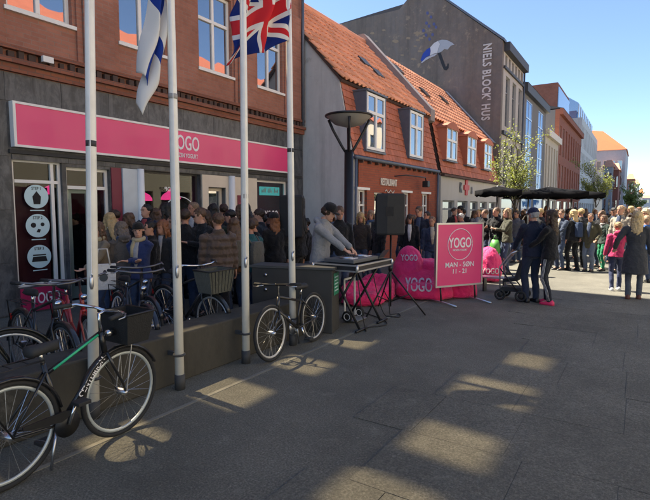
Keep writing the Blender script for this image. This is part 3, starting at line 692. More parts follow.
text('lettering', "NIELS BLOCK' HUS", (-7.18, NA - .02, 8.25), -E3, E1, .42, mat('mural_white', (.5, .5, .49), .8, var=.3, scale=3), nb, sx=.7, bold=.03, ext=.015, sp=1.12)
# umbrella mural: thin raised paint panels
mu = obj('umbrella_mural', MB().prism([tuple(PY(x, y, NA - .012)) for x, y in ((437.5, 53), (440.5, 52.5), (444, 62), (445.5, 66.5), (447, 66), (447.3, 63.5), (448.8, 63.5), (448.5, 68), (446.5, 70.3), (443.8, 69.5), (441.8, 65))], (0, .008, 0)), M_black, nb)
def mural(pts, c, nm, d=.012):
    obj('mural_panel', MB().prism([tuple(PY(x, y, NA - d)) for x, y in pts], (0, .009, 0)), mat(nm, c, .8, var=.08), mu)
mural(((420.5, 60), (423, 53.5), (427, 49), (430, 47.5), (430.5, 51), (429.5, 55.5), (426, 57), (422.5, 62)), (.02, .06, .36), 'mural_blue')
mural(((430.2, 47.3), (434, 43), (438, 40.8), (440, 44), (438, 49), (437.5, 53), (434, 53.5), (429.8, 55.6), (430.8, 51)), (.55, .58, .62), 'mural_pale')
mural(((438.2, 40.6), (442, 39.6), (447, 40), (452, 42.5), (454.5, 44.5), (451, 45.5), (447.5, 49.5), (444.5, 48.8), (441.5, 51.5), (437.7, 53), (438.2, 49), (440.2, 44)), (.34, .39, .45), 'mural_grey')
mural(((421, 62.5), (426, 57.5), (429.5, 56), (434, 54), (437.5, 53.5), (434.5, 56), (430.5, 57.5), (426, 60), (422, 63)), (.4, .43, .5), 'mural_mid', .024)
for x, y in ((427.5, 13), (431, 17), (426.5, 23), (429, 26), (436, 27), (432.5, 34.5), (423.5, 30.5), (434, 24), (429.5, 39), (426, 35)):
    mural([(x + 1.4*math.sin(t), y - 1.7*math.cos(t)) for t in [k*math.pi/4 for k in range(8)]], (.08, .10, .24), 'mural_drop')
for (x, y, w_) in ((417, 33, 4), (421, 38, 3), (424, 36, 2), (418, 40, 2.5), (420, 51, 3), (415, 46, 2), (408, 38, 3), (372, 33, 3), (395, 41, 4), (366, 44, 2.5), (384, 30, 2.5), (402, 55, 2.5), (413, 59, 2.5), (376, 41, 2), (355, 39, 2)):
    mural([(x + w_*rng.uniform(.6, 1)*math.sin(t), y - w_*.6*rng.uniform(.5, 1)*math.cos(t)) for t in [k*math.pi/4 for k in range(8)]], (.26, .21, .15), 'bare_plaster_patch', .008)

# ------------------------------------------------------------------ the row beyond
def block(name, label, y0, y1, H, wm, rows, n, wfrac=.45, X=HX, dep=11, fm=None, gm=None, side=None, ground=True, cor=None, cols=(.5,), zr=(.65,), roofc=None, dep_w=.12):
    t = thing(name, label, 'building', (X, (y0 + y1) / 2, 0)); L = y1 - y0; o = (X, y0, 0); ops = []
    fm = fm or M_white; gm = gm or M_glass_far
    for (a, b) in rows:
        for k in range(n):
            c = L * (k + .5) / n; w_ = L / n * wfrac / 2; ops.append((c - w_, c + w_, a, b))
    if ground:
        for k in range(max(2, n // 2)):
            m_ = max(2, n // 2); ops.append((L * k / m_ + .35, L * (k + 1) / m_ - .35, .3, 2.3))
    obj('wall', wall(o, E2, E1, L, H, ops, .35), wm, t)
    for a, b, c, d in ops: window(t, o, E2, E1, a, b, c, d, fm, gm, cols if d > 2.4 else (), zr if d > 2.4 else (), .06, dep_w, singles=False)
    obj('side_wall', MB().box(X - dep, X - .36, y0 + .002, y1 - .002, 0, H - .01), side or wm, t)
    if cor:
        obj('cornice', obox(MB(), o, E2, E1, 0, L, H - .45, H + .06, .002, .28), cor, t); obj('string_course', obox(MB(), o, E2, E1, 0, L, 2.5, 2.75, .002, .12), cor, t)
    if roofc:
        hh, cm = roofc
        obj('roof', MB().prism([(X + .3, y0, H + .07), (X - dep / 2, y0, H + hh), (X - dep, y0, H + .07)], (0, L, 0)), cm, t)
    return t
M_bluegrey = plaster('blue_grey_render', (.17, .18, .19), .2); M_slate = mat('slate', (.06, .06, .065), .7)
b5 = block('grey_glass_strip_house', 'grey house with two tall glass strips tinted as reflected sky', 32.35, 41, 9.2, M_bluegrey, [(3.0, 8.5)], 2, .46, dep_w=.01, fm=M_alu, gm=mirror_glass('sky_tint_strip_glass', (.06, .2, .55), .1), cor=mat('dark_trim', (.05, .052, .055), .6), cols=(.5,), zr=(.2, .4, .6, .8), roofc=(1.2, M_slate))  # blue of the reflected sky is put into the strip glass colour
obj('chimney', MB().box(HX - 1.6, HX - .6, 32.5, 33.6, 9.2, 11.2), M_red_side, b5)
block('cream_corniced_house', 'low cream house with deep cornice beyond the sky-tinted glass strips', 41.05, 48, 7.6, plaster('cream_render', (.5, .46, .38), .2), [(3.1, 6.6)], 5, .5, cor=M_cream, cols=(), zr=(.6,))
b7 = block('long_brick_house', 'long red brick house with grey gable and rows of windows', 48.05, 66.5, 10.3, M_red_far, [(3.2, 5.6), (6.4, 9.0)], 9, .5, side=plaster('grey_side_render', (.18, .18, .185), .2), cor=M_red_far, roofc=(1.6, M_slate))
obj('penthouse', MB().box(HX - 8, HX - 1.2, 55, 64, 10.3, 14.2), M_red_side, b7)
obj('penthouse_glazing', MB().box(HX - 1.19, HX - 1.1, 55.2, 63.8, 11.2, 13.8), M_glass_blue, b7)
b8 = block('white_modern_block', 'long pale modern block with close vertical windows and blue glass top', 66.55, 91, 12.4, mat('pale_concrete', (.5, .5, .49), .7, dirt=.2), [(3, 5.4), (6, 8.4), (9, 11.6)], 16, .4, cols=(), zr=())
gt = obj('glass_top', MB().prism([(HX - .6, 68, 12.4), (HX - .6, 68, 14.4), (HX - 3.5, 68, 16.4), (HX - 8, 68, 16.4), (HX - 8, 68, 12.4)], (0, 20, 0)), M_glass_blue, b8)
for k in range(9):
    obj('glazing_bar', MB().box(HX - .598, HX - .55, 68.2 + k*2.4, 68.32 + k*2.4, 12.41, 14.3), M_white, gt)
# corner house closing the view, with the bright hipped roof
e0 = PY(597, 150, 96); e1 = PY(626, 150, 96)
tz = PY(612, 150, 96).z; hz = thing('orange_hip_roof_house', 'pale grey corner house with bright orange hipped roof', 'building', (-5, 96, 0))
xa, xb = e0.x - 3, e1.x
ops = []
for k in range(6):
    for r_ in range(4): ops.append((.9 + k * (xb - xa - 1) / 6, .9 + k * (xb - xa - 1) / 6 + .75, 2.9 + r_ * 2.55, 4.5 + r_ * 2.55))
obj('wall', wall((xb, 96, 0), -E1, -E2, xb - xa, tz, [((xb - xa) - o_[1], (xb - xa) - o_[0], o_[2], o_[3]) for o_ in ops if o_[3] < tz - .2], .3), mat('pale_blue_render', (.40, .43, .47), .8, dirt=.2), hz)
for o_ in ops:
    if o_[3] < tz - .2: window(hz, (xb, 96, 0), -E1, -E2, (xb - xa) - o_[1], (xb - xa) - o_[0], o_[2], o_[3], M_white, M_glass_far, (), (), .06, .1, singles=False)
obj('side_wall', MB().box(xa, xb - .002, 96.31, 112, 0, tz - .02), mat('pale_blue_render', (.40, .43, .47), .8, dirt=.2), hz)
ap = PY(596, 136, 100)
obj('roof', MB().prism([(xa, 95.8, tz), (xb + .2, 95.8, tz), (xb - 3.6, 99, tz + 3.6), (xa - 1, 99, tz + 4.4)], (0, 14, 0)), M_tilefar, hz)
far = [('grey_corner_block', 'small grey block in front of the orange roofed house', 604, 613, 167, 88, (.25, .27, .3), None),
       ('dark_brick_block', 'narrow dark red brick block left of the pale corner house front', 613, 619, 170, 90, (.2, .07, .05), None),
       ('far_brown_block', 'far brown brick block right of the pale corner house', 627, 634, 179, 118, (.22, .1, .07), None),
       ('far_grey_block', 'far grey block with pale gable near the street end', 633, 639, 184, 138, (.35, .34, .33), None),
       ('far_blue_block', 'blue-grey block closing the street at the right edge', 641, 660, 198, 260, (.3, .34, .4), None),
       ('far_pale_house', 'tiny pale house with pink gable at the street end', 639, 643, 193, 170, (.6, .45, .38), None)]
for nm, lb, xl, xr, yt, Y, c, _ in far:
    a = PY(xl, yt, Y); b = PY(xr, yt, Y); t = thing(nm, lb, 'building', ((a.x + b.x) / 2, Y, 0)); L = b.x - a.x; H = a.z; ops = []
    nf = max(2, int(H / 3)); nc = max(2, int(L / 1.6))
    for r_ in range(nf):
        for k in range(nc): ops.append((L*(k+.28)/nc, L*(k+.72)/nc, H*(r_+.3)/nf, H*(r_+.75)/nf))
    obj('wall', wall((b.x, Y, 0), -E1, -E2, L, H, ops, .3), mat(nm, c, .85, var=.2, scale=1.5), t)
    for o_ in ops: obj('window', obox(MB(), (b.x, Y, 0), -E1, -E2, o_[0], o_[1], o_[2], o_[3], -.2, -.15), M_glass_far, t)
    obj('side_wall', MB().box(a.x + .002, b.x - .002, Y + .31, Y + 14, 0, H - .02), mat(nm, c, .85), t)
    obj('roof', MB().prism([(a.x - .2, Y - .1, H), (b.x + .2, Y - .1, H), (b.x - L * .2, Y + 2, H + 1.2), (a.x + L * .2, Y + 2, H + 1.2)], (0, 11, 0)), M_or2 if 'pale' not in nm else M_tilefar, t)
# the sunlit house across the street (seen in the window reflections)
op = thing('house_across_street', 'sunlit cream house with orange tiled roof across the street', 'building', (9.5, 20, 0))
ops = []
for k in range(16):
    for r_ in range(2): ops.append((1 + k * 3, 2.2 + k * 3, 4.2 + r_ * 2.9, 5.9 + r_ * 2.9))
    ops.append((.8 + k * 3, 3.2 + k * 3, .4, 2.7))
obj('wall', wall((9.5, 45, 0), -E2, -E1, 50, 10, ops, .3), plaster('cream_render_across', (.62, .55, .43), .15), op)
wf = MB(); wf.box(-.6, .6, -.03, .03, 0, .07)
for a, b, c, d in ops: obj('window', obox(MB(), (9.5, 45, 0), -E2, -E1, a, b, c, d, -.2, -.15), M_glass_far, op)
obj('side_wall', MB().box(9.81, 20, -5, 45, 0, 9.9), M_red_side, op)
obj('roof', MB().prism([(9.2, -5, 10), (13.8, -5, 13.6), (18.5, -5, 10)], (0, 50, 0)), M_tilex, op)

# ------------------------------------------------------------------ trees
def leaf_tree(label, loc, H, spread, seed, nleaf, trunk_r=.06, c=(.3, .36, .06), low=.42, ls=.06):
    rg = random.Random(seed); t = thing('street_tree', label, 'tree', loc, 'young street trees'); base = Vector(loc); wood = MB(); tips = []
    def limb(p, d, L, r_, lev):
        pts = [p]; q = p
        for k in range(4):
            d = (d + Vector((rg.gauss(0, .14), rg.gauss(0, .14), rg.gauss(.05, .08)))).normalized(); q = q + d * L / 4; pts.append(q)
            if lev > 0 and k >= 1:
                for _ in range(2 if lev > 1 else 1):
                    az = rg.uniform(0, 6.28); side = Vector((math.cos(az), math.sin(az), rg.uniform(.1, .7))).normalized()
                    limb(q, (d * .5 + side * spread).normalized(), L * rg.uniform(.45, .65), r_ * .5, lev - 1)
            if lev <= 1: tips.append(q)
        wood.tube(pts, [r_ * (1 - .16 * k) for k in range(5)], 6 if lev > 1 else 4)
    limb(base, Vector((0, 0, 1)), H * low * 1.05, trunk_r, 0); tips.clear()
    top = base + Vector((0, 0, H * low))
    limb(top, Vector((.05, 0, 1)), H * .52, trunk_r * .75, 2)
    for k in range(4):
        az = k * 1.6 + rg.uniform(0, .6); limb(top + Vector((0, 0, H * .04 * k)), Vector((math.cos(az) * spread, math.sin(az) * spread, .8)).normalized(), H * .27, trunk_r * .5, 2)
    lf = MB()
    for _ in range(nleaf):
        p = rg.choice(tips) + Vector((rg.gauss(0, .1), rg.gauss(0, .1), rg.gauss(0, .1))) * H / 4.5; s = ls * rg.uniform(.6, 1.3)
        a = Vector((rg.gauss(0, 1), rg.gauss(0, 1), rg.gauss(0, 1))).normalized(); b = a.orthogonal().normalized()
        lf.quad(p, p + a * s * .5 + b * s * .35, p + a * s, p + a * s * .5 - b * s * .35)
    obj('trunk', wood, mat('bark', (.09, .075, .06), .9, var=.4, scale=20), t, True)
    k = 'leaf_%.2f' % c[0]
    if k not in _m:
        tt = NT(k); gi = tt.n('ShaderNodeNewGeometry'); tt.set(Base_Color=tt.mix(gi.outputs['Random Per Island'], tuple(v * .55 for v in c), tuple(v * 1.25 for v in c)), Roughness=.5)
        tr = tt.n('ShaderNodeBsdfTranslucent'); tr.inputs[0].default_value = (c[0] * 1.1, c[1] * 1.1, c[2] * .6, 1)
        mx = tt.n('ShaderNodeMixShader'); mx.inputs[0].default_value = .45; tt.l(tt.b.outputs[0], mx.inputs[1]); tt.l(tr.outputs[0], mx.inputs[2]); tt.l(mx.outputs[0], tt.o.inputs[0]); _m[k] = tt.m
    obj('crown', lf, _m[k], t, rec=False); return t
leaf_tree('young tree with yellow-green leaves beside the black parasols', (-3.72, 17.9, 0), 3.5, .55, 3, 3000, .05, (.23, .26, .075), ls=.065)
leaf_tree('young yellow-green tree farther down the street, beyond the parasols', (-2.6, 38, 0), 4.0, .55, 5, 3000, .06, (.23, .26, .075), ls=.1)
leaf_tree('darker green tree at the far end of the street', (-.9, 68, 0), 4.4, .7, 9, 1900, .08, (.17, .23, .07), .25, .2)

# ------------------------------------------------------------------ parasols
M_canopy = mat('black_canopy', (.005, .005, .006), .95, var=.2, spec=.1)
def parasol(label, x, y, w, zt, zb, rot=0):
    t = thing('parasol', label, 'parasol', (x, y, 0), 'black cafe parasols'); can = MB(); rs = []
    def ring(f, z, sag):
        out = []
        for k in range(32):
            a = 2*math.pi*k/32 + rot; m = max(abs(math.cos(a - rot)), abs(math.sin(a - rot))); rr = f * w / 2 / m
            zz = z - sag * (1 - abs(math.sin(4*(a-rot)))) * .0 + .03*f*math.cos(8*(a-rot))
            out.append((x + rr*math.cos(a), y + rr*math.sin(a), zz))
        return out
    rs = [ring(.02, zt, 0), ring(.35, zt - (zt-zb)*.42, 0), ring(.7, zt - (zt-zb)*.75, 0), ring(1, zb, 0), ring(1.0, zb - .16, 0), ring(.985, zb - .16, 0), ring(.98, zb - .01, 0), ring(.68, zt - (zt-zb)*.78, 0), ring(.02, zt - .04, 0)]
    can.rings(rs); obj('canopy', can, M_canopy, t, True)
    obj('pole', MB().tube([(x, y, .06), (x, y, zt)], .03, 8), M_alu, t, True)
    obj('base', MB().box(x-.3, x+.3, y-.3, y+.3, 0, .07), mat('concrete_base', (.2, .2, .19), .9), t, bevel=.015)
    for k in range(8):
        a = k*math.pi/4 + rot; m = max(abs(math.cos(a-rot)), abs(math.sin(a-rot))); rr = w/2/m*.96
        obj('rib', MB().tube([(x + .05*math.cos(a), y + .05*math.sin(a), zt - .1), (x + rr*math.cos(a), y + rr*math.sin(a), zb - .03)], .012, 4), M_black, t)
for lb, px, dd_, w_, zt_, zb_p, ro in (('leftmost black square parasol in front of the white shopfront', 497, 15.5, 1.15, 2.34, 2.18, .5), ('large black square parasol in the middle of the crowd', 548, 16.5, 1.95, 2.36, 2.14, .35),
        ('rightmost black parasol above the crowd', 571, 18.5, 1.85, 2.36, 2.16, .3), ('black parasol standing behind the others in the crowd', 528, 20.0, 1.9, 2.4, 2.2, .2)):
    p = DP(px, 208, dd_); parasol(lb, p.x, p.y, w_, zt_, zb_p, ro)

# ------------------------------------------------------------------ low planter wall
M_wallg = plaster('dark_olive_concrete', (.075, .07, .058), .7, 2.2, (1, .95, .85), (.16, .15, .12))
pl = obj('planter_wall', MB().box(-4.0, -3.62, -1.5, 5.2, 0, .47), M_wallg, base=(-3.8, 2, 0), bevel=.015)
tag(pl, 'long low dark concrete wall behind the flagpoles', 'low wall')
A_, B_, C_ = Vector((-3.34, 5.38, 0)), Vector((-4.43, 5.05, 0)), Vector((-3.44, 5.72, 0))
blk = thing('electrical_cabinet', 'waist-high dark block closing the low wall, beside the DJ', 'cabinet', A_)
D_ = B_ + (C_ - A_)
obj('cabinet_body', MB().prism([A_, C_, D_, B_], (0, 0, .845)), mat('cabinet_dark', (.045, .043, .038), .7, var=.3, scale=3, dirt=.3), blk, bevel=.01)
obj('cabinet_lid', MB().prism([A_ + Vector((.03, -.02, .847)), C_ + Vector((.03, .02, .847)), D_ + Vector((-.02, .02, .847)), B_ + Vector((-.02, -.02, .847))], (0, 0, .03)), mat('cabinet_lid', (.07, .07, .065), .6), blk)
un = (C_ - A_).normalized(); nn = Vector((un.y, -un.x, 0))
q = A_ + un * .06 + nn * .003
gs = obj('notice', MB().prism([q + E3 * .5, q + un * .25 + E3 * .5, q + un * .25 + E3 * .79, q + E3 * .79], nn * .004), mat('green_notice', (.02, .22, .13), .5), blk)
nl = MB()
for k in range(5):
    p = q + nn * .0045 + un * .03 + E3 * (.73 - k * .045); nl.prism([p, p + un * (.18 - .03 * (k % 2)), p + un * (.18 - .03 * (k % 2)) + E3 * .015, p + E3 * .015], nn * .002)
obj('notice_lines', nl, M_ice, gs)
fd = (B_ - A_).normalized(); fnv = Vector((-fd.y, fd.x, 0)); fnv = fnv if fnv.y < 0 else -fnv
for hz_ in (.75, .55):
    p = A_ + fd * .93 + E3 * hz_; obj('bolt', MB().disc(p + fnv * .01, fnv, .022, .03, 12), M_steel, blk, True)

# ------------------------------------------------------------------ flagpoles and flags
M_pole = mat('white_pole_paint', (.84, .82, .74), .42, var=.08, dirt=.45, scale=5)
M_boot = mat('pole_boot', (.05, .05, .05), .7)
poles = [((94, 418), 89.5, 'leftmost white flagpole, with the black bicycle leaning on it'), ((180, 389), 170.5, 'white flagpole flying the blue cross flag'),
         ((246, 363), 243, 'third white flagpole, between the two flags'), ((293, 345), 288.5, 'rightmost white flagpole, flying the red white and blue flag')]
tops = []
for (bx, by), tx, lb in poles:
    b = G(bx, by); d = ray(tx, 0)
    # top chosen at the same distance from the wall: a slight lean along the street
    Xt = b.x - .03; tp = _c + d * (Xt / d.x); dirv = (tp - b).normalized(); top = b + dirv * 6.6 / dirv.z
    tops.append((b, dirv)); t = thing('flagpole', lb, 'flagpole', b, 'white flagpoles along the low wall')
    rr = .041
    obj('pole', MB().tube([b + dirv * .13, b + dirv * 2, top], [rr, rr * .95, rr * .6], 20), M_pole, t, True)
    obj('pole_foot', MB().tube([b, b + dirv * .14], rr * 1.14, 16), M_boot, t, True)
    obj('bracket', MB().torus(b + dirv * .32, dirv, rr + .006, .012, 20, 6).box(b.x - .16, b.x - .035, b.y - .012, b.y + .012, .3, .34), M_boot, t)
    cl = b + dirv * 1.08 + Vector((.035, -.03, 0)); obj('cleat', MB().ell(cl, (.018, .018, .06), 8, 6).tube([cl + Vector((.012, 0, .045)), cl + Vector((.03, -.01, .07))], .006, 5), M_alu, t, True)
    obj('halyard', MB().tube([cl, b + dirv * 3 + Vector((.045, -.035, 0)), top + Vector((.03, -.02, 0))], .004, 4), M_vinyl, t)
    hs_ = {0: (2.12,), 1: (2.6, 1.5), 2: (1.75,), 3: (2.3,)}[len(tops) - 1]
    for z_ in hs_: obj('sticker', MB().tube([b + dirv * z_, b + dirv * (z_ + .045)], rr * .955, 16), M_boot if len(tops) != 2 else mat('sticker_faded', (.35, .34, .32), .6), t, True)
    obj('finial', MB().ell(top + E3 * .05, (.06, .06, .06), 12, 8), M_pole, t, True)
def flag(label, P, m, nu=48, nv=32):
    me = bpy.data.meshes.new('flag'); vs = [P(i / nu, j / nv) for j in range(nv + 1) for i in range(nu + 1)]
    fs = [(j*(nu+1)+i, j*(nu+1)+i+1, (j+1)*(nu+1)+i+1, (j+1)*(nu+1)+i) for j in range(nv) for i in range(nu)]
    b = vs[0]; me.from_pydata([tuple(v - b) for v in vs], [], fs); uv = me.uv_layers.new(name='UVMap')
    for p in me.polygons:
        for li in p.loop_indices:
            vi = me.loops[li].vertex_index; uv.data[li].uv = ((vi % (nu+1)) / nu, (vi // (nu+1)) / nv)
    me.materials.append(m); me.polygons.foreach_set('use_smooth', [True] * len(me.polygons))
    o = bpy.data.objects.new('flag', me); col.objects.link(o); o.location = b; tag(o, label, 'flag'); s_ = o.modifiers.new('thickness', 'SOLIDIFY'); s_.thickness = .002; return o
def flag_mat(kind):
    t = NT(kind); sp = t.n('ShaderNodeSeparateXYZ'); t.l(t.uv(), sp.inputs[0]); u, v = sp.outputs[0], sp.outputs[1]
    def lt(a, w_): return t.math('LESS_THAN', t.math('ABSOLUTE', a), w_)
    W, Bl, Rd = (.78, .78, .76), (.012, .03, .2), (.62, .03, .04)
    if kind == 'blue_cross_cloth':
        f = t.math('MAXIMUM', lt(t.math('SUBTRACT', u, .36), .085), lt(t.math('SUBTRACT', v, .5), .14)); c = t.mix(f, W, (.015, .05, .32))
    else:
        x = t.math('MULTIPLY', t.math('SUBTRACT', u, .5), 2.); y = t.math('SUBTRACT', v, .5)
        d1 = t.math('MULTIPLY', t.math('SUBTRACT', t.math('MULTIPLY', x, .5), y), .894); d2 = t.math('MULTIPLY', t.math('ADD', t.math('MULTIPLY', x, .5), y), .894)
        sd = t.math('MINIMUM', t.math('ABSOLUTE', d1), t.math('ABSOLUTE', d2)); c = t.mix(t.math('LESS_THAN', sd, .1), Bl, W); c = t.mix(t.math('LESS_THAN', sd, .038), c, Rd)
        cr = t.math('MINIMUM', t.math('ABSOLUTE', x), t.math('ABSOLUTE', y)); c = t.mix(t.math('LESS_THAN', cr, .167), c, W); c = t.mix(t.math('LESS_THAN', cr, .1), c, Rd)
    t.set(Base_Color=c, Roughness=.75, Specular_IOR_Level=.2); t.bump(t.noise(500, 2), .15, .002)
    tr = t.n('ShaderNodeBsdfTranslucent'); t.l(c, tr.inputs[0]); mx = t.n('ShaderNodeMixShader'); mx.inputs[0].default_value = .3
    t.l(t.b.outputs[0], mx.inputs[1]); t.l(tr.outputs[0], mx.inputs[2]); t.l(mx.outputs[0], t.o.inputs[0]); return t.m
b4, dv4 = tops[3]
def P_uk(u, v):
    # hoist at the fourth pole, flying back towards the third and sagging
    y = -(.04 * u + .72 * u ** 1.3); fold = .085 * math.sin(u * 14 + v * 2.6) * (1 - .5 * u) + .045 * math.sin(v * 8 + u * 6) * u + .012 * math.sin(v * 19 + u * 23)
    z = 3.56 + v * (.84 - .16 * u) - .34 * u ** 1.2 + .02 * math.sin(u * 11 + v * 3) - .10 * u * (1 - v)
    p = b4 + dv4 * (z / dv4.z)
    return Vector((p.x - .05 - .13 * u + fold, p.y + y + .22 * (v - .5) * u, z))
flag('red white and blue union flag waving from the rightmost flagpole', P_uk, flag_mat('union_flag_cloth'))
b2, dv2 = tops[1]
def P_fi(u, v):
    # limp flag: hoist along the pole, the cloth gathered into folds and hanging out to the left
    zh = 3.18 + .8 * v; h_ = b2 + dv2 * (zh / dv2.z); f_ = Vector((h_.x - .1, 0, 0))
    zf = 2.42 + .45 * v; yf = -.25 + .03 * v
    k = u ** .9; z = zh + (zf - zh) * k; p = b2 + dv2 * (z / dv2.z)
    fold = .065 * math.sin(v * 9.5 + u * 2.0) * (.25 + .75 * math.sin(min(1, u * 1.6) * 1.57))
    y = p.y - .03 + yf * (k ** 1.15) + .035 * math.sin(v * 9 + u * 4) * u + .012 * math.sin(u * 13)
    return Vector((p.x - .03 - .05 * u + fold, y, z + .03 * math.sin(v * 12) * u))
flag('white flag with blue cross hanging limp from the second flagpole', P_fi, flag_mat('blue_cross_cloth'))

# ------------------------------------------------------------------ street lamp
lp = G(348.5, 300); lp = DP(348.5, 208, 9.6); lx, ly = lp.x, lp.y
lamp = thing('street_lamp', 'black street lamp with shallow dish top and forked arms', 'street lamp', (lx, ly, 0))
obj('pole', MB().tube([(lx, ly, .0), (lx, ly, .6), (lx, ly, .62), (lx, ly, 2.77)], [.11, .11, .088, .085], 16), M_black, lamp, True)
for k in range(4):
    a = k * math.pi / 2 + R(32); pts = [(lx + r_*math.cos(a), ly + r_*math.sin(a), z) for r_, z in ((.02, 2.67), (.12, 2.82), (.3, 3.14), (.39, 3.34))]
    obj('arm', MB().tube(pts, .026, 8), M_black, lamp, True)
dish = [[(lx + r_*math.cos(2*math.pi*j/32), ly + r_*math.sin(2*math.pi*j/32), z) for j in range(32)] for r_, z in ((.05, 3.2), (.28, 3.26), (.41, 3.38), (.445, 3.41), (.44, 3.43), (.4, 3.425), (.2, 3.46), (.02, 3.47))]
obj('dish', MB().rings(dish), mat('lamp_dish_frosted', (.33, .32, .29), .5, var=.1), lamp, True)
obj('dish_rim', MB().torus((lx, ly, 3.415), E3, .445, .022, 40, 8), M_black, lamp, True)

# ------------------------------------------------------------------ bicycles
M_tyre = mat('tyre_rubber', (.018, .018, .018), .8, var=.2, bump=.2); M_rim = mat('rim_silver', (.62, .64, .64), .3, metal=.6, var=.05)
M_chrome = mat('chrome', (.7, .7, .7), .18, metal=1., var=.03); M_rubber = mat('grip_rubber', (.02, .02, .02), .7)
M_steelbar = mat('dull_bar', (.16, .16, .165), .4, metal=.8, var=.1)
def bicycle(label, Rw=.33, wb=.95, saddle=.86, bar=.95, c=(.012, .012, .013), rim=None, guards=True, basket=None, rack=True, step=False, swept=True, accent=None, brand=None, lights=True, steer=0., tyre=None):
    fm = mat('frame_%.3f_%.3f_%.3f' % c, c, .35, var=.1, coat=.5); rim = rim or M_rim
    t = thing('bicycle', label, 'bicycle', (0, 0, 0), 'bicycles parked by the low wall'); xr, xf = -wb * .46, wb * .54; X0 = xr + wb * .43
    bbk = (X0, 0, Rw * .84); st = (xr + wb * .285, 0, saddle - .1); ht = (xf - wb * .2, 0, bar - .13); hb = (xf - wb * .165, 0, bar - .28); ra, fa = (xr, 0, Rw), (xf, 0, Rw)
    fr_ = MB(); fr_.tube([bbk, st], .016, 8)
    if step: fr_.tube([(st[0]*.55+bbk[0]*.45, 0, st[2]*.45+bbk[2]*.55), (X0 + .14, 0, Rw*1.15), hb], .016, 8)
    else: fr_.tube([(st[0]*.9 + bbk[0]*.1, 0, st[2] - .07), ht], .015, 8)
    fr_.tube([bbk, hb], .02, 8); fr_.tube([hb, ht], .02, 8)
    for s in (-1, 1): fr_.tube([(bbk[0], s*.03, bbk[2]), (ra[0], s*.055, ra[2])], .009, 6); fr_.tube([(st[0]*.92 + bbk[0]*.08, s*.015, st[2] - .05), (ra[0], s*.055, ra[2])], .008, 6)
    obj('frame', fr_, fm, t, True)
    fk = MB()
    for s in (-1, 1): fk.tube([(hb[0] + .005, s*.02, hb[2]), (hb[0] + .03, s*.045, hb[2] - .09), (fa[0] - .03, s*.05, Rw + .09), (fa[0], s*.05, fa[2])], [.012, .012, .01, .008], 6)
    fk.tube([hb, (hb[0] + .006, 0, hb[2] - .02)], .022, 8); obj('fork', fk, fm, t, True)
    for c_ in (ra, fa):
        w_ = obj('wheel', MB().torus(c_, E2, Rw - .018, .018, 48, 8), tyre or M_tyre, t, True); w_['label'] = 'spoked wheel'
        obj('rim', MB().torus(c_, E2, Rw - .045, .013, 48, 6, .85), rim, w_, True)
        sp = MB()
        for k in range(24):
            a = 2*math.pi*k/24; s = .022 if k % 2 else -.022; da = .35 * (1 if (k // 2) % 2 else -1)
            sp.tube([(c_[0] + .02*math.cos(a + da), s, c_[2] + .02*math.sin(a + da)), (c_[0] + (Rw - .05)*math.cos(a), 0, c_[2] + (Rw - .05)*math.sin(a))], .0016, 3)
        o = obj('spokes', sp, M_steel, w_); o['kind'] = 'stuff'
        obj('hub', MB().tube([(c_[0], -.06, c_[2]), (c_[0], -.03, c_[2]), (c_[0], .03, c_[2]), (c_[0], .06, c_[2])], [.012, .026, .026, .012], 10), M_steel, w_, True)
    if guards:
        for c_, a0, a1 in ((ra, 10, 185), (fa, 25, 165)):
            rs = []
            for k in range(15):
                a = R(a0 + (a1 - a0) * k / 14); d = Vector((math.cos(a), 0, math.sin(a))); p = Vector(c_) + d * (Rw + .015)
                rs.append([p + E2*.026 - d*.012, p + E2*.018 + d*.004, p - E2*.018 + d*.004, p - E2*.026 - d*.012])
            obj('mudguard', MB().rings(rs), fm, t, True)
    sd = MB().rings([[(st[0] + a, b * w_, saddle + z) for b, z in ((-1, -.01), (-.7, .025), (0, .035), (.7, .025), (1, -.01), (.6, -.03), (-.6, -.03))] for a, w_ in ((-.1, .035), (-.085, .064), (-.035, .06), (.03, .03), (.09, .017), (.105, .01))])
    obj('saddle', sd, M_rubber, t, True); obj('seat_post', MB().tube([st, (st[0] - .02, 0, saddle - .01)], .013, 8), M_chrome, t, True)
    stp = (ht[0] - .01, 0, bar); obj('stem', MB().tube([ht, stp, (stp[0] + .05, 0, bar + .01)], .013, 8), M_chrome, t, True)
    hb2 = [(stp[0] + .05, 0, bar + .01)]
    for s in (-1, 1):
        if swept: pts = [(stp[0] + .05, 0, bar + .01), (stp[0] + .06, s*.12, bar + .02), (stp[0] + .0, s*.24, bar + .035), (stp[0] - .12, s*.28, bar + .03)]
        else: pts = [(stp[0] + .05, 0, bar + .01), (stp[0] + .045, s*.15, bar + .012), (stp[0] + .02, s*.29, bar + .015)]
        obj('handlebar', MB().tube(pts, .0115, 8), (M_chrome if basket else M_steelbar) if swept else M_black, t, True)
        e0_, e1_ = Vector(pts[-2]), Vector(pts[-1]); obj('grip', MB().tube([e1_ + (e0_ - e1_) * .75, e1_ + (e1_ - e0_).normalized() * .02], .016, 8), M_rubber, t, True)
        obj('brake_lever', MB().tube([e0_ + Vector((.02, 0, -.005)), e0_*.5 + e1_*.5 + Vector((.045, s*.01, -.02)), e1_ + Vector((.05, 0, -.02))], .005, 5), M_steel, t, True)
    ck = obj('chainring', MB().disc((bbk[0], -.05, bbk[2]), E2, .085, .012, 24), M_black if guards else M_steel, t, True)
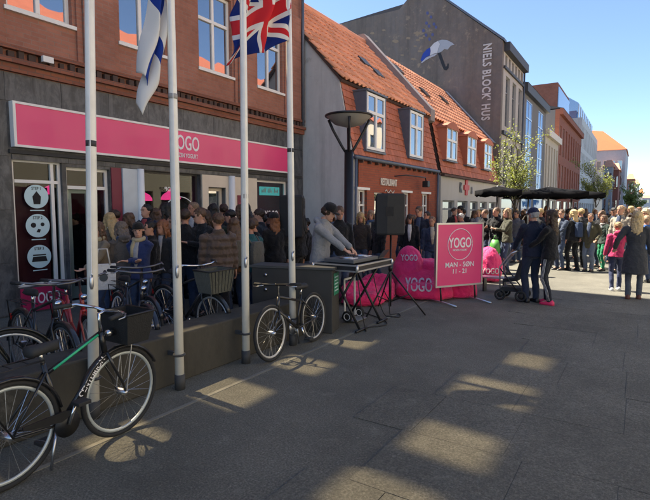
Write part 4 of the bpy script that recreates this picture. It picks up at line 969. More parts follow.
    for s, a in ((-1, R(70)), (1, R(250))):
        e = (bbk[0] + .15*math.cos(a), s*.075, bbk[2] + .15*math.sin(a)); obj('crank', MB().tube([(bbk[0], s*.065, bbk[2]), e], [.013, .01], 8), M_chrome, t, True)
        obj('pedal', MB().box(e[0]-.045, e[0]+.045, min(s*.08, s*.16), max(s*.08, s*.16), e[2]-.012, e[2]+.012), M_rubber, t, bevel=.004)
    obj('chain_guard', MB().prism([(bbk[0]+.05, -.062, bbk[2]+.07), (bbk[0]-.02, -.062, bbk[2]+.095), (ra[0]+.06, -.062, ra[2]+.04), (ra[0]+.06, -.062, ra[2]+.015), (bbk[0]-.04, -.062, bbk[2]+.03)], (0, .01, 0)) if guards else MB().tube([(bbk[0], -.055, bbk[2]+.085), (ra[0], -.055, ra[2]+.04), (ra[0], -.055, ra[2]-.04), (bbk[0], -.055, bbk[2]-.085)], .005, 4), M_black, t)
    obj('kickstand', MB().tube([(bbk[0] - .07, -.04, bbk[2] - .02), (bbk[0] - .13, -.07, .03)], .009, 6), M_steel, t, True)
    if rack:
        rk = MB(); zz = 2 * Rw + .08
        for s in (-1, 1): rk.tube([(st[0] - .02, s*.05, zz), (ra[0] - .22, s*.06, zz), (ra[0], s*.07, Rw)], .006, 5)
        for k in range(4): rk.tube([(ra[0] - .18 + k*.1, -.055, zz), (ra[0] - .18 + k*.1, .055, zz)], .004, 4)
        obj('rack', rk, M_black, t, True)
    if lights:
        obj('front_light', MB().tube([(ht[0] + .04, 0, ht[2] - .02), (ht[0] + .09, 0, ht[2] - .02)], [.02, .03], 10), M_chrome, t, True)
        obj('rear_reflector', MB().box(ra[0] - Rw*.75, ra[0] - Rw*.75 + .02, -.025, .025, Rw*1.62, Rw*1.62 + .06), mat('red_reflector', (.5, .01, .01), .3), t)
    if accent:
        am = mat('frame_accent_%.2f' % accent[1], accent, .4); off = .0
        p0, p1 = Vector((st[0]*.9 + bbk[0]*.1, 0, st[2] - .07)), Vector(ht)
        if step: p0, p1 = Vector((X0 + .14, 0, Rw*1.15)), Vector(hb)
        dd = (p1 - p0); obj('accent_stripe', MB().tube([p0 + dd*.12 - E2*.007, p0 + dd*.93 - E2*.007], .0105, 6), am, t, True)
    if brand:
        p0, p1 = Vector(bbk), Vector(hb); dd = (p1 - p0).normalized(); up = Vector((-dd.z, 0, dd.x))
        text('frame_lettering', brand, p0 * .36 + p1 * .64 + Vector((0, -.0205, 0)), dd, up, .036, M_vinyl, t, sx=.95, bold=.02, ext=.001)
    if basket:
        bc, (l, w_, h) = basket; bx0 = hb[0] + .07; z0 = bar - h - .02
        bm_ = MB(); ring = lambda f, z: [(bx0 + l/2 + sx*l/2*f, sy*w_/2*f, z) for sx, sy in ((-1, -1), (1, -1), (1, 1), (-1, 1))]
        bm_.rings([ring(.78, z0), ring(.9, z0 + h*.5), ring(1, z0 + h), ring(.95, z0 + h), ring(.85, z0 + h*.5), ring(.74, z0 + .02)])
        bk = obj('basket', bm_, bc, t, bevel=.012)
        obj('basket_rim', MB().tube([Vector(p) for p in ring(1, z0 + h)] + [Vector(ring(1, z0 + h)[0])], .009, 6), M_black, bk, True)
        for k in range(7):
            y_ = -w_/2 + w_*(k + .5)/7; obj('basket_slat', MB().tube([(bx0 + l*.88 + .004, y_*.8, z0 + .01), (bx0 + l + .006, y_, z0 + h)], .004, 4), M_black, bk)
        obj('basket_stay', MB().tube([(bx0 + l*.5, -.05, z0), (xf, -.055, Rw)], .005, 5).tube([(bx0 + l*.5, .05, z0), (xf, .055, Rw)], .005, 5), M_alu, bk)
    return t
def put_bike(t, f, r_, lean, roll=0.):
    """f, r_: ground points of front and rear wheel"""
    f, r_ = Vector(f), Vector(r_); d = (f - r_).normalized(); c = r_ + d * ((f - r_).length * .46)
    t.location = (c.x, c.y, 0); t.rotation_euler = (lean, 0, math.atan2(d.y, d.x)); return t
f1, r1 = G(122, 434), G(9, 489)
put_bike(bicycle('black bicycle with green stripe and wire basket leaning on the leftmost flagpole', .325, (f1 - r1).length, .79, .93, basket=(mat('black_basket', (.012, .012, .012), .7, bump=.5, bscale=90), (.24, .3, .22)), accent=(.03, .45, .22), brand='CENTURION', swept=True, rim=mat('pale_rim', (.5, .54, .52), .35, metal=.4, var=.08)), f1, r1, R(-1.5) * -1)
f2, r2 = G(273, 361), G(315, 341)
put_bike(bicycle('dark slim bicycle with pale tyres leaning on the rightmost flagpole', .305, (f2 - r2).length, .72, .80, c=(.02, .018, .015), guards=False, swept=False, rack=False, lights=False, rim=mat('grey_rim', (.5, .5, .48), .4, metal=.4), tyre=None), f2, r2, R(4))
M_khaki = cloth((.10, .10, .075))
others = [
 ('bicycle with khaki front basket and white handlebar behind the low wall', dict(c=(.03, .03, .028), basket=(M_khaki, (.3, .36, .26)), rim=M_rim), (-4.15, 4.05), (-5.1, 4.15), .03),
 ('dark bicycle with white-rimmed front wheel behind the second flagpole', dict(c=(.015, .015, .02), rim=mat('white_rim', (.7, .72, .74), .4), step=True), (-4.2, 3.15), (-5.1, 3.45), -.04),
 ('red bicycle behind the low wall, under the navy jacket', dict(c=(.3, .02, .02), step=True), (-4.25, 2.62), (-5.15, 2.85), .05),
 ('black bicycle standing between the red one and the white-rimmed one', dict(c=(.012, .014, .02)), (-4.55, 3.5), (-5.45, 3.75), .02),
 ('dark bicycle with yellow striped frame by the shop window', dict(c=(.015, .016, .012), accent=(.45, .42, .03), swept=False), (-4.35, 1.95), (-4.75, 1.1), .06),
 ('black bicycle with blue front lamp facing the street', dict(c=(.012, .012, .012), basket=None, rim=mat('dark_rim', (.1, .1, .1), .4)), (-4.15, 2.25), (-5.05, 2.35), -.05),
 ('old black bicycle farthest left against the low wall', dict(c=(.02, .02, .02), step=True), (-4.5, 1.55), (-5.3, 1.4), .07)]
for lb, kw, f_, r_, ln_ in others:
    f_, r_ = Vector((*f_, 0)), Vector((*r_, 0)); put_bike(bicycle(lb, .33, (f_ - r_).length, .86, .97, **kw), f_, r_, ln_)

# ------------------------------------------------------------------ DJ table, speakers
dk = thing('dj_table', 'flight case table with DJ mixer on black crossed legs', 'table', (-3.3, 6.05, 0)); dx0, dx1, dy0, dy1, dz = -3.72, -3.04, 5.5, 6.55, .9
obj('case', MB().box(dx0 + .012, dx1 - .012, dy0 + .012, dy1 - .012, dz - .07, dz), mat('case_black', (.02, .02, .022), .5, var=.2), dk)
for k in range(2):
    z = dz - .074 if k == 0 else dz + .002
    e = MB()
    for q in ((dx0, dx1, dy0, dy0 + .02), (dx0, dx1, dy1 - .02, dy1), (dx0, dx0 + .02, dy0 + .02, dy1 - .02), (dx1 - .02, dx1, dy0 + .02, dy1 - .02)): e.box(*q, z - .008, z + .012)
    obj('case_edge', e, M_alu, dk)
for (x, y) in ((dx0, dy0), (dx1, dy0), (dx0, dy1), (dx1, dy1)): obj('case_corner', MB().ell((x, y, dz - .035), (.022, .022, .05), 8, 6), M_alu, dk, True)
for y in (dy0 + .22, dy1 - .2):
    for s in (0, 1): obj('leg', MB().tube([((dx0, dx1)[s] + (.08, -.08)[s], y, .02), ((dx1, dx0)[s] + (-.12, .12)[s], y + .03*s, dz - .08)], .018, 8), M_black, dk, True)
    obj('foot_bar', MB().tube([(dx0 + .05, y - .15, .02), (dx0 + .05, y + .15, .02)], .018, 8), M_black, dk, True); obj('foot_bar', MB().tube([(dx1 - .05, y - .15, .02), (dx1 - .05, y + .15, .02)], .018, 8), M_black, dk, True)
mx_ = thing('dj_controller', 'black and silver DJ controller on the flight case table', 'DJ controller', (-3.38, 6.0, dz + .014)); z0 = dz + .015
obj('deck', MB().box(-3.62, -3.16, 5.62, 6.35, z0, z0 + .05), mat('deck_grey', (.10, .105, .11), .4), mx_, bevel=.006)
for y in (5.78, 6.18):
    jw = obj('jog_wheel', MB().tube([(-3.36, y, z0 + .051), (-3.36, y, z0 + .07)], [.1, .092], 28), M_steel, mx_, True)
    for k in range(4): obj('pad', MB().box(-3.26 + .0, -3.23, y - .08 + k*.045, y - .045 + k*.045, z0 + .0505, z0 + .058), M_vinyl, mx_)
for k in range(8): obj('knob', MB().tube([(-3.5 + .04*(k % 4), 5.95 + .05*(k // 4), z0 + .0505), (-3.5 + .04*(k % 4), 5.95 + .05*(k // 4), z0 + .075)], .012, 8), M_black, mx_, True)
lt_ = thing('laptop', 'open dark laptop on the far end of the DJ table', 'laptop', (-3.3, 6.45, dz + .014)); 
obj('keyboard_base', MB().box(-3.5, -3.16, 6.36, 6.52, z0, z0 + .018), mat('laptop_grey', (.06, .06, .065), .4), lt_)
obj('screen', MB().prism([(-3.165, 6.34, z0 + .018), (-3.165, 6.53, z0 + .018), (-3.08, 6.53, z0 + .13), (-3.08, 6.34, z0 + .13)], (.012, 0, .004)), mat('laptop_grey', (.06, .06, .065), .4), lt_)
def speaker(label, x, y, z0, z1, w, d, rot, feet=True):
    t = thing('loudspeaker', label, 'loudspeaker', (0, 0, 0), 'black loudspeakers on tripod stands'); h = z1 - z0
    sec = [(-w/2, d*.5), (w/2, d*.5), (w/2, d*.1), (w*.3, -d*.5), (-w*.3, -d*.5), (-w/2, d*.1)]
    obj('cabinet', MB().rings([[(a*f, b*f, z) for a, b in sec] for z, f in ((z0, .94), (z0 + .03, 1), (z1 - .03, 1), (z1, .94))]), mat('speaker_black', (.014, .014, .015), .65, var=.15, bump=.35, bscale=220), t, bevel=.01)
    obj('grille', MB().box(-w*.42, w*.42, d*.5 + .002, d*.5 + .016, z0 + .05, z1 - .05), mat('speaker_grille', (.022, .022, .023), .55, bump=.8, bscale=300), t, bevel=.006)
    for sg in (-1, 1): obj('handle', MB().prism([(sg*w*.43, -d*.12, z1 - .34), (sg*w*.43, -d*.12, z1 - .2), (sg*w*.505, d*.16, z1 - .2), (sg*w*.505, d*.16, z1 - .34)], (sg*.006, 0, 0)), M_dark, t)
    obj('horn', MB().box(-w*.3, w*.3, d*.5 + .0165, d*.5 + .02, z1 - .22, z1 - .09), M_dark, t)
    obj('woofer', MB().torus((0, d*.5 + .017, z0 + .23), E2, w*.33, .012, 28, 6), M_dark, t, True)
    t.location = (x, y, 0); t.rotation_euler = (0, 0, rot)
    s = thing('speaker_stand', label.replace('loudspeaker', 'tripod stand under the loudspeaker').replace('black ', 'black ', 1), 'speaker stand', (0, 0, 0), 'tripod stands under the loudspeakers')
    obj('pole', MB().tube([(0, 0, .12), (0, 0, .75), (0, 0, .752), (0, 0, z0)], [.022, .022, .016, .016], 10), M_black, s, True)
    obj('collar', MB().tube([(0, 0, .68), (0, 0, .76)], .032, 10), M_black, s, True)
    for k in range(3):
        a = k * 2.094 + .4; obj('leg', MB().tube([(.02*math.cos(a), .02*math.sin(a), .66), (.55*math.cos(a), .55*math.sin(a), .015)], .013, 6), M_black, s, True)
        obj('brace', MB().tube([(.02*math.cos(a), .02*math.sin(a), .2), (.3*math.cos(a), .3*math.sin(a), .325)], .009, 5), M_black, s, True)
    s.location = (x, y, 0); s.rotation_euler = (0, 0, rot)
sp1 = DP(391, 213, 7.55); speaker('black loudspeaker beside the DJ table, right of the lamp post', sp1.x, sp1.y, 1.24, 1.87, .40, .42, R(112))
sp2 = DP(292, 213, 8.1); speaker('black loudspeaker behind the rightmost flagpole near the shop', sp2.x, sp2.y, 1.17, 1.86, .38, .38, R(-60))
tr_ = thing('hand_trolley', 'small white hand trolley with one wheel showing beside the dark block', 'trolley', (-3.2, 5.85, 0)); tp = G(349, 322)
tx_, ty_ = tp.x, tp.y
_org[tr_] = Vector((tx_, ty_, 0)); tr_.location = (tx_, ty_, 0)
obj('frame', MB().tube([(tx_ - .06, ty_ - .02, .05), (tx_ - .07, ty_ - .02, .62)], .016, 8).tube([(tx_ - .06, ty_ + .28, .05), (tx_ - .07, ty_ + .28, .62)], .016, 8).tube([(tx_ - .07, ty_ - .02, .62), (tx_ - .07, ty_ + .28, .62)], .016, 8), M_white, tr_, True)
obj('toe_plate', MB().box(tx_ - .06, tx_ + .14, ty_ - .03, ty_ + .29, .02, .035), M_alu, tr_)
for dy in (-.05, .31): obj('wheel', MB().torus((tx_, ty_ + dy, .085), E2, .065, .02, 24, 8).disc((tx_, ty_ + dy, .085), E2, .05, .012, 16), M_tyre, tr_, True); obj('wheel_rim', MB().torus((tx_, ty_ + dy - .012, .085), E2, .048, .006, 20, 5), M_vinyl, tr_, True)

# ------------------------------------------------------------------ sandwich board
s0, s1 = DP(436.5, 223, 8.3), DP(483.5, 222.5, 8.75)
sd_ = (Vector((s1.x, s1.y, 0)) - Vector((s0.x, s0.y, 0))); sw_ = sd_.length; sd_.normalize(); sn = Vector((sd_.y, -sd_.x, 0)); so_ = Vector((s0.x, s0.y, 0))
zt, zb_ = s0.z, DP(436.5, 289, 8.3).z
bd = thing('street_sign_board', 'pink YOGO board sign with opening hours in silver frame', 'board sign', so_ + sd_ * sw_ / 2)
SP = lambda a, z, d=0.: so_ + sd_ * a + sn * d + E3 * z
obj('panel', MB().prism([SP(.03, zb_ + .03), SP(sw_ - .03, zb_ + .03), SP(sw_ - .03, zt - .03), SP(.03, zt - .03)], -sn * .03), M_pink, bd)
fm_ = MB()
for a0, a1, z0_, z1_ in ((0, sw_, zt - .03, zt), (0, sw_, zb_, zb_ + .03), (0, .03, zb_ + .03, zt - .03), (sw_ - .03, sw_, zb_ + .03, zt - .03)): fm_.prism([SP(a0, z0_, .012), SP(a1, z0_, .012), SP(a1, z1_, .012), SP(a0, z1_, .012)], -sn * .05)
obj('frame', fm_, M_alu, bd)
cz_ = zt - (zt - zb_) * .34
rg_ = MB(); rr_ = sw_ * .26
rg_.tube([SP(sw_*.5 + rr_*math.cos(2*math.pi*k/40), cz_ + rr_*math.sin(2*math.pi*k/40), .004) for k in range(41)], .006, 5); obj('logo_ring', rg_, M_vinyl, bd, True)
text('lettering', 'YOGO', SP(sw_*.5, cz_ + .02, .002), sd_, E3, .17, M_vinyl, bd, sx=.68, bold=.014)
text('lettering', 'FROZEN YOGURT', SP(sw_*.5, cz_ - .1, .002), sd_, E3, .032, M_vinyl, bd, sx=.85, bold=.01)
text('lettering', 'MAN - SØN', SP(sw_*.5, zb_ + (zt - zb_)*.34, .002), sd_, E3, .085, M_vinyl, bd, sx=1.02, bold=.008)
text('lettering', '11 - 21', SP(sw_*.5, zb_ + (zt - zb_)*.235, .002), sd_, E3, .078, M_vinyl, bd, sx=1.05, bold=.008)
for a in (.14, sw_ - .14):
    obj('leg', MB().tube([SP(a, .04, -.01), SP(a, zb_ + .05, -.045)], .016, 8), M_black, bd, True)
    obj('foot', MB().tube([SP(a, .02, .38), SP(a, .035, 0), SP(a, .02, -.38)], .016, 6), M_alu, bd, True)

# ------------------------------------------------------------------ beanbags
def beanbag(label, loc, l, w_, h, rot, c, kind='lounge', txt=None):
    t = thing('beanbag', label, 'beanbag', (0, 0, 0), 'pink beanbags by the DJ table'); n = 36; rs = []
    def sm(x): return max(0., min(1., x))
    if kind == 'egg':
        pr = [(.02, 0), (.7, 0), (.93, .1), (1., .3), (.97, .5), (.82, .72), (.55, .9), (.25, .985), (.03, 1)]
        for f, z in pr: rs.append([(l/2*f*math.cos(2*math.pi*k/n), w_/2*f*math.sin(2*math.pi*k/n), h*z) for k in range(n)])
    else:
        # low seat in front (-y), higher back behind
        pr = [(.02, 0), (.8, 0), (.97, .08), (1.02, .3), (.99, .6), (.9, .85), (.7, .97), (.4, .94), (.02, .88)]
        for f, z in pr:
            ring = []
            for k in range(n):
                a = 2*math.pi*k/n; ex = abs(math.cos(a))**.75 * (1 if math.cos(a) > 0 else -1); ey = abs(math.sin(a))**.75 * (1 if math.sin(a) > 0 else -1)
                b = sm((ey*f + .15) / 1.0); hh = h * (.52 + .48 * b**1.3) if kind == 'lounge' else h
                ring.append((l/2*f*ex, w_/2*f*ey, hh*z))
            rs.append(ring)
    mb = MB().rings(rs); o = obj('cover', mb, c, t, True)
    sb = o.modifiers.new('subdiv', 'SUBSURF'); sb.levels = 2; sb.render_levels = 2
    tx = bpy.data.textures.get('bagfold') or bpy.data.textures.new('bagfold', 'CLOUDS'); tx.noise_scale = .22; tx.noise_depth = 3
    dp = o.modifiers.new('folds', 'DISPLACE'); dp.texture = tx; dp.strength = .07; dp.mid_level = .5; dp.texture_coords = 'GLOBAL'
    d2_ = o.modifiers.new('wrinkles', 'DISPLACE'); d2_.texture = bpy.data.textures.get('bagwrinkle') or bpy.data.textures.new('bagwrinkle', 'CLOUDS'); d2_.texture.noise_scale = .07; d2_.strength = .028; d2_.texture_coords = 'GLOBAL'
    if kind != 'egg': obj('seam', MB().tube([(l/2*1.01*abs(math.cos(2*math.pi*k/n))**.75*(1 if math.cos(2*math.pi*k/n) > 0 else -1), w_/2*1.01*abs(math.sin(2*math.pi*k/n))**.75*(1 if math.sin(2*math.pi*k/n) > 0 else -1), h*.12) for k in range(n + 1)], .006, 5), c, t, True)
    if txt:
        s_, ty, th_ = txt
        p = text('lettering', s_, (0, 0, 0), E1, E3, th_, M_vinyl, t, sx=.66, bold=.02, ext=.002)
        p.location = ty
        sw2 = p.modifiers.new('wrap', 'SHRINKWRAP'); sw2.target = o; sw2.offset = .022; sw2.wrap_method = 'PROJECT'; sw2.use_negative_direction = True; sw2.use_positive_direction = True; sw2.use_project_y = True
    t.location = loc; t.rotation_euler = (0, 0, rot); return t
M_bag = cloth((.78, .02, .13), .55); M_bag2 = cloth((.85, .035, .17), .5)
q1 = G(411, 300); beanbag('large pink lounge beanbag with YOGO lettering right of the tripod', (q1.x + .08, q1.y + .42, 0), 1.05, .85, .58, R(-0) + R(22), M_bag, 'lounge', ('YOGO', (-.1, -.5, .25), .17))
q2 = DP(409, 262, 9.6); beanbag('bright pink high-backed beanbag behind the lettered lounge one', (q2.x, q2.y, 0), .66, .62, .92, R(30), M_bag2, 'egg', ('YOGO', (-.02, -.4, .7), .11))
q2 = DP(433, 262, 9.7); beanbag('low pink beanbag partly hidden by the board sign', (q2.x, q2.y, 0), .8, .8, .66, R(15), M_bag2, 'flat')
q3 = DP(362, 262, 8.5); beanbag('pink beanbag behind the DJ table', (q3.x, q3.y, 0), .75, .7, .42, R(40), M_bag, 'lounge')
q4 = DP(374, 262, 8.9); beanbag('second pink beanbag behind the DJ table, nearer the tripod', (q4.x, q4.y, 0), .75, .7, .5, R(10), M_bag, 'lounge')
q5 = G(488, 281); beanbag('pink egg-shaped beanbag right behind the board sign', (q5.x, q5.y, 0), .62, .62, .78, R(20), M_bag2, 'egg', ('YOGO', (.02, -.4, .26), .13))
q6 = G(447, 300); beanbag('pink beanbag showing under the board sign', (q6.x, q6.y + .55, 0), .7, .7, .3, R(0), M_bag, 'flat')
# low grey bench beside the beanbag
bp = G(500, 292)
bn = thing('low_bench', 'low dark bench behind the board sign, beside the walker', 'bench', (bp.x, bp.y, 0))
obj('seat', MB().box(bp.x - .35, bp.x + .12, bp.y - .12, bp.y + .12, .27, .3), M_alu, bn)
for dx in (-.3, .08): obj('leg', MB().box(bp.x + dx - .015, bp.x + dx + .015, bp.y - .1, bp.y + .1, 0, .269), M_black, bn)
# walker pushed by the couple
wp = G(511, 299); ws = thing('pushchair', 'dark pushchair in front of the man in the navy cap', 'pushchair', (wp.x, wp.y, 0)); X, Y = wp.x, wp.y
for s in (-1, 1):
    obj('side_frame', MB().tube([(X - .15, Y + s*.2, .12), (X - .17, Y + s*.2, .6), (X + .02, Y + s*.2, .85), (X + .12, Y + s*.2, .9)], .013, 6), M_alu, ws, True)
    obj('side_frame', MB().tube([(X + .2, Y + s*.2, .12), (X - .17, Y + s*.2, .58)], .013, 6), M_black, ws, True)
    for dx in (-.15, .2): obj('wheel', MB().torus((X + dx, Y + s*.21, .1), E2, .08, .02, 24, 6).disc((X + dx, Y + s*.21, .1), E2, .05, .02, 12), M_tyre, ws, True)
obj('push_bar', MB().tube([(X + .12, Y - .2, .9), (X + .12, Y + .2, .9)], .016, 8), M_rubber, ws, True)
obj('seat', MB().prism([(X - .12, Y - .18, .32), (X + .14, Y - .18, .36), (X + .22, Y - .18, .72), (X + .17, Y - .18, .74), (X + .08, Y - .18, .42), (X - .12, Y - .18, .38)], (0, .36, 0)), cloth((.02, .02, .025)), ws, bevel=.015)
obj('basket', MB().box(X - .14, X + .2, Y - .17, Y + .17, .16, .24), cloth((.03, .03, .033)), ws, bevel=.01)

# ------------------------------------------------------------------ people
_clouds = bpy.data.textures.new('cloth_folds', 'CLOUDS'); _clouds.noise_scale = .085; _clouds.noise_depth = 2
_clouds2 = bpy.data.textures.new('hair_locks', 'CLOUDS'); _clouds2.noise_scale = .035; _clouds2.noise_depth = 2
def ik(a, b, l1, l2, pole):
    a, b = Vector(a), Vector(b); d = b - a; L = min(d.length, (l1 + l2) * .999); d.normalize(); b = a + d * L
    x = (l1*l1 - l2*l2 + L*L) / (2*L); h = math.sqrt(max(0, l1*l1 - x*x)); pole = Vector(pole); pole = (pole - d * pole.dot(d)).normalized()
    return a + d * x + pole * h, b
def soften(o, vox, smooth=4, fold=0., k=.5):
    m_ = o.modifiers.new('merge', 'REMESH'); m_.mode = 'VOXEL'; m_.voxel_size = vox; m_.use_smooth_shade = True
    s_ = o.modifiers.new('smooth', 'SMOOTH'); s_.factor = k; s_.iterations = smooth
    if fold:
        d_ = o.modifiers.new('folds', 'DISPLACE'); d_.texture = _clouds; d_.strength = fold; d_.texture_coords = 'GLOBAL'
SK = [(.56, .31, .215), (.5, .265, .18), (.44, .225, .15)]
BLOND, BROWN, DBROWN, BLACKH, GREY, RED = (.42, .29, .13), (.10, .055, .03), (.045, .026, .016), (.012, .010, .009), (.35, .34, .32), (.2, .075, .03)
BLK, NAVY, CHAR, DNM, BEIGE, OLIVE, WHT = (.008, .008, .0095), (.010, .014, .032), (.024, .025, .028), (.04, .06, .11), (.26, .2, .14), (.07, .065, .035), (.6, .58, .55)
def person(label, loc, heading, h=1.7, top=BLK, bottom=DNM, shoes=BLK, hair=('short', DBROWN), style='jacket', arms=('down', 'down'), stride=.0, near=False, female=False, lean=0., tilt=0., turn=0., skin=0, extra=None, puffy=0, group='people in the street', hood=None, stripe=None, shirt=None, scarf=None, backpack=None):
    s = h / 1.75; t = thing('person', label, 'person', (0, 0, 0), group); vox = (.011 if near else .018) * (s if s < .85 else 1); sk = skin_mat(SK[skin])
    sw = (.172 if female else .195); hw = .088; chest = (.155 if female else .175); cd = .105 if not female else .1; wst = .125 if female else .152; hip = .172 if female else .165
    def up(p):
        p = Vector(p); dz = max(0., p.z - .95); return Vector((p.x, p.y + lean * dz, p.z - .5 * lean * lean * dz)) * s
    def lo(p): return Vector(p) * s
    # ---- joints
    legs = []
    for sg in (-1, 1):
        st = stride * sg; hp = Vector((sg*hw, 0, .92)); an = Vector((sg*.095, st, .085)); kn, an = ik(hp, an, .43, .43, (sg*.12, 1, 0)); legs.append((hp, kn, an, sg))
    arm = []
    for sg, a in zip((-1, 1), arms):
        sh = Vector((sg*sw, -.01, 1.425)); tgt = {'down': (sg*.27, .06, .86), 'back': (sg*.25, -.16, .88), 'pocket': (sg*.23, .14, .98), 'phone': (sg*.10, .34, 1.22), 'fold': (-sg*.08, .22, 1.16), 'hold': (sg*.16, .36, 1.05), 'reach': (sg*.2, .52, 1.12), 'cup': (sg*.08, .28, 1.34), 'hip': (sg*.24, .08, 1.0), 'low': (sg*.24, .3, .93), 'side': (sg*.42, .05, .95)}.get(a, a)
        if isinstance(a, str) is False: tgt = a
        el, wr = ik(sh, tgt, .285, .255, (sg*.55, -.8, -.55)); arm.append((sh, el, wr, sg, a))
    # ---- body (one surface)
    b = MB(); hz_, hy = 1.505, .012
    def ringz(z, rx, ry, cy=0., n=16): return [up((rx*math.cos(2*math.pi*k/n), cy + ry*math.sin(2*math.pi*k/n), z)) for k in range(n)]
    b.rings([ringz(.84, .11, .09), ringz(.95, hip - .02, .1), ringz(1.1, wst - .02, .085), ringz(1.28, chest - .02, cd - .015), ringz(1.4, chest - .03, cd - .03), ringz(1.46, .08, .06, -.005), ringz(1.5, .056, .056, .0), ringz(1.56, .053, .056, .01)])
    hs = 1.0; hd = [(0, .028, .024, .062), (.02, .047, .045, .045), (.05, .060, .070, .022), (.085, .068, .086, .006), (.12, .073, .095, .0), (.15, .075, .098, -.003), (.18, .071, .092, -.006), (.205, .056, .074, -.008), (.222, .032, .042, -.01), (.229, .008, .01, -.01)]
    ca, sa, ct, stt = math.cos(turn), math.sin(turn), math.cos(tilt), math.sin(tilt); piv = Vector((0, .0, 1.53))
    def H(x, y, z):
        y, z = y*ct + z*stt*-1 * -1 if False else y*ct + z*stt, z*ct - y*stt   # nod forwards for tilt > 0
        x, y = x*ca - y*sa, x*sa + y*ca
        return up(piv + Vector((x, y + hy, z)))
    b.rings([[H(rx*math.cos(2*math.pi*k/16), cy + ry*math.sin(2*math.pi*k/16), z) for k in range(16)] for z, rx, ry, cy in hd])
    b.tube([H(0, .088, .118), H(0, .112, .082), H(0, .092, .072)], [.008*s, .014*s, .011*s], 6)
    b.tube([H(-.03, .088, .04), H(0, .098, .041), H(.03, .088, .04)], [.005*s, .008*s, .005*s], 6)
    for sg in (-1, 1): b.tube([H(sg*.072, -.005, .075), H(sg*.083, -.012, .105), H(sg*.078, -.008, .13)], [.008*s, .014*s, .008*s], 6)
    b.tube([H(-.045, .085, .136), H(0, .095, .138), H(.045, .085, .136)], [.006*s, .008*s, .006*s], 6)
    hands = []
    for sh, el, wr, sg, a in arm:
        b.tube([up(sh), up(el), up(wr)], [.045*s, .038*s, .026*s], 10)
        fd = (Vector(wr) - Vector(el)).normalized()
        if a in ('phone', 'cup', 'hold', 'fold'): fd = (fd + Vector((-sg*.5, .1, .15))).normalized()
        if a in ('reach', 'low'): fd = (fd + Vector((0, .4, -.25))).normalized()
        sd = Vector((0, 1, 0)) if abs(fd.z) > .75 else Vector((-sg, 0, 0)); sd = (sd - fd * sd.dot(fd)).normalized(); nm_ = fd.cross(sd)
        if nm_.x * sg > 0: nm_ = -nm_
        k1 = Vector(wr) + fd * .085; b.tube([up(wr), up(Vector(wr) + fd*.04), up(k1)], [(.026*s, .018*s), (.036*s, .015*s), (.038*s, .013*s)], 8, flat=nm_)
        for j, (o_, L) in enumerate(((-.027, .06), (-.009, .075), (.009, .08), (.027, .07))):
            p0 = k1 + sd*o_; p1 = p0 + fd*L*.5 + nm_*.012; p2 = p1 + fd*L*.38 + nm_*.028; b.tube([up(p0 - fd*.012), up(p1), up(p2)], [.0095*s, .0088*s, .0075*s], 6)
        p0 = Vector(wr) + fd*.03 + sd*.028; b.tube([up(p0), up(p0 + sd*.025 + fd*.03 + nm_*.012), up(p0 + sd*.022 + fd*.062 + nm_*.022)], [.012*s, .0105*s, .008*s], 6)
        hands.append((k1 + nm_*.03, fd, nm_))
    for hp, kn, an, sg in legs:
        b.tube([lo(hp + Vector((0, 0, .02))), lo(kn), lo(an)], [.07*s, .05*s, .034*s], 10); b.tube([lo(an), lo(an + Vector((sg*.01, .12, -.05)))], [.034*s, .03*s], 8)
    o = obj('body', b, sk, t, True, rec=False); soften(o, vox, 2, 0, .4)
    # ---- trousers
    if bottom is not None:
        tr = MB(); slim = .92 if female else 1.06
        for hp, kn, an, sg in legs:
            tr.tube([lo(hp + Vector((-sg*.012, 0, .06))), lo(hp*.6 + kn*.4 + Vector((0, .01, 0))), lo(kn), lo(kn*.45 + an*.55 + Vector((0, -.02, 0))), lo(an + Vector((0, .005, -.03)))], [.098*s*slim, .088*s*slim, .066*s*slim, .062*s*slim, .056*s*slim], 12)
        tr.rings([[lo((rx*math.cos(2*math.pi*k/16), ry*math.sin(2*math.pi*k/16) - .005, z)) for k in range(16)] for z, rx, ry in ((.83, .1, .09), (.9, hip + .005, .122), (.98, hip, .115), (1.06, wst + .012, .1))])
        o = obj('trousers', tr, cloth(bottom), t, True, rec=False); soften(o, vox, 8 if near else 4, .018 if near else .032)
    # ---- top
    hem = {'jacket': .86, 'coat': .52, 'hoodie': .88, 'sweater': .9, 'parka': .72}[style]; pf = .022 + puffy * .012; j = MB(); rz = []
    fl = .05 if style == 'coat' else .015
    zz = [(hem, hip + pf + fl, .125 + pf + fl*.8), (max(hem + .03, .93), hip + pf + .008, .12 + pf), (1.1, wst + pf + (.02 if not female else .006), .098 + pf), (1.27, chest + pf, cd + pf + .008), (1.38, chest + pf - .005, cd + pf - .008), (1.44, .13, .088), (1.485, .082, .078), (1.525 if style != 'sweater' else 1.5, .072, .074)]
    if hem < .8: zz.insert(1, ((hem + .93) / 2, hip + pf + fl*.55, .122 + pf + fl*.4))
    j.rings([[(up if z > .95 else lo)((rx*math.cos(2*math.pi*k/18), ry*math.sin(2*math.pi*k/18) - .003, z)) for k in range(18)] for z, rx, ry in zz])
    for sh, el, wr, sg, a in arm:
        wr_ = Vector(el) + (Vector(wr) - Vector(el)) * .97; e1 = (.062 + puffy*.008)*s
        j.tube([up(sh + Vector((-sg*.05, 0, .0))), up(sh + Vector((sg*.012, 0, -.02))), up((Vector(sh) + Vector(el))/2), up(el), up((Vector(el) + wr_)/2), up(wr_)], [.07*s, e1 + .004*s, e1, e1*.9, e1*.84, e1*.68], 12)
    if hood or style in ('hoodie', 'parka'): j.tube([up((-.085, -.05, 1.46)), up((-.05, -.1, 1.5)), up((0, -.125, 1.51)), up((.05, -.1, 1.5)), up((.085, -.05, 1.46))], [.025*s, .045*s, .055*s, .045*s, .025*s], 8)
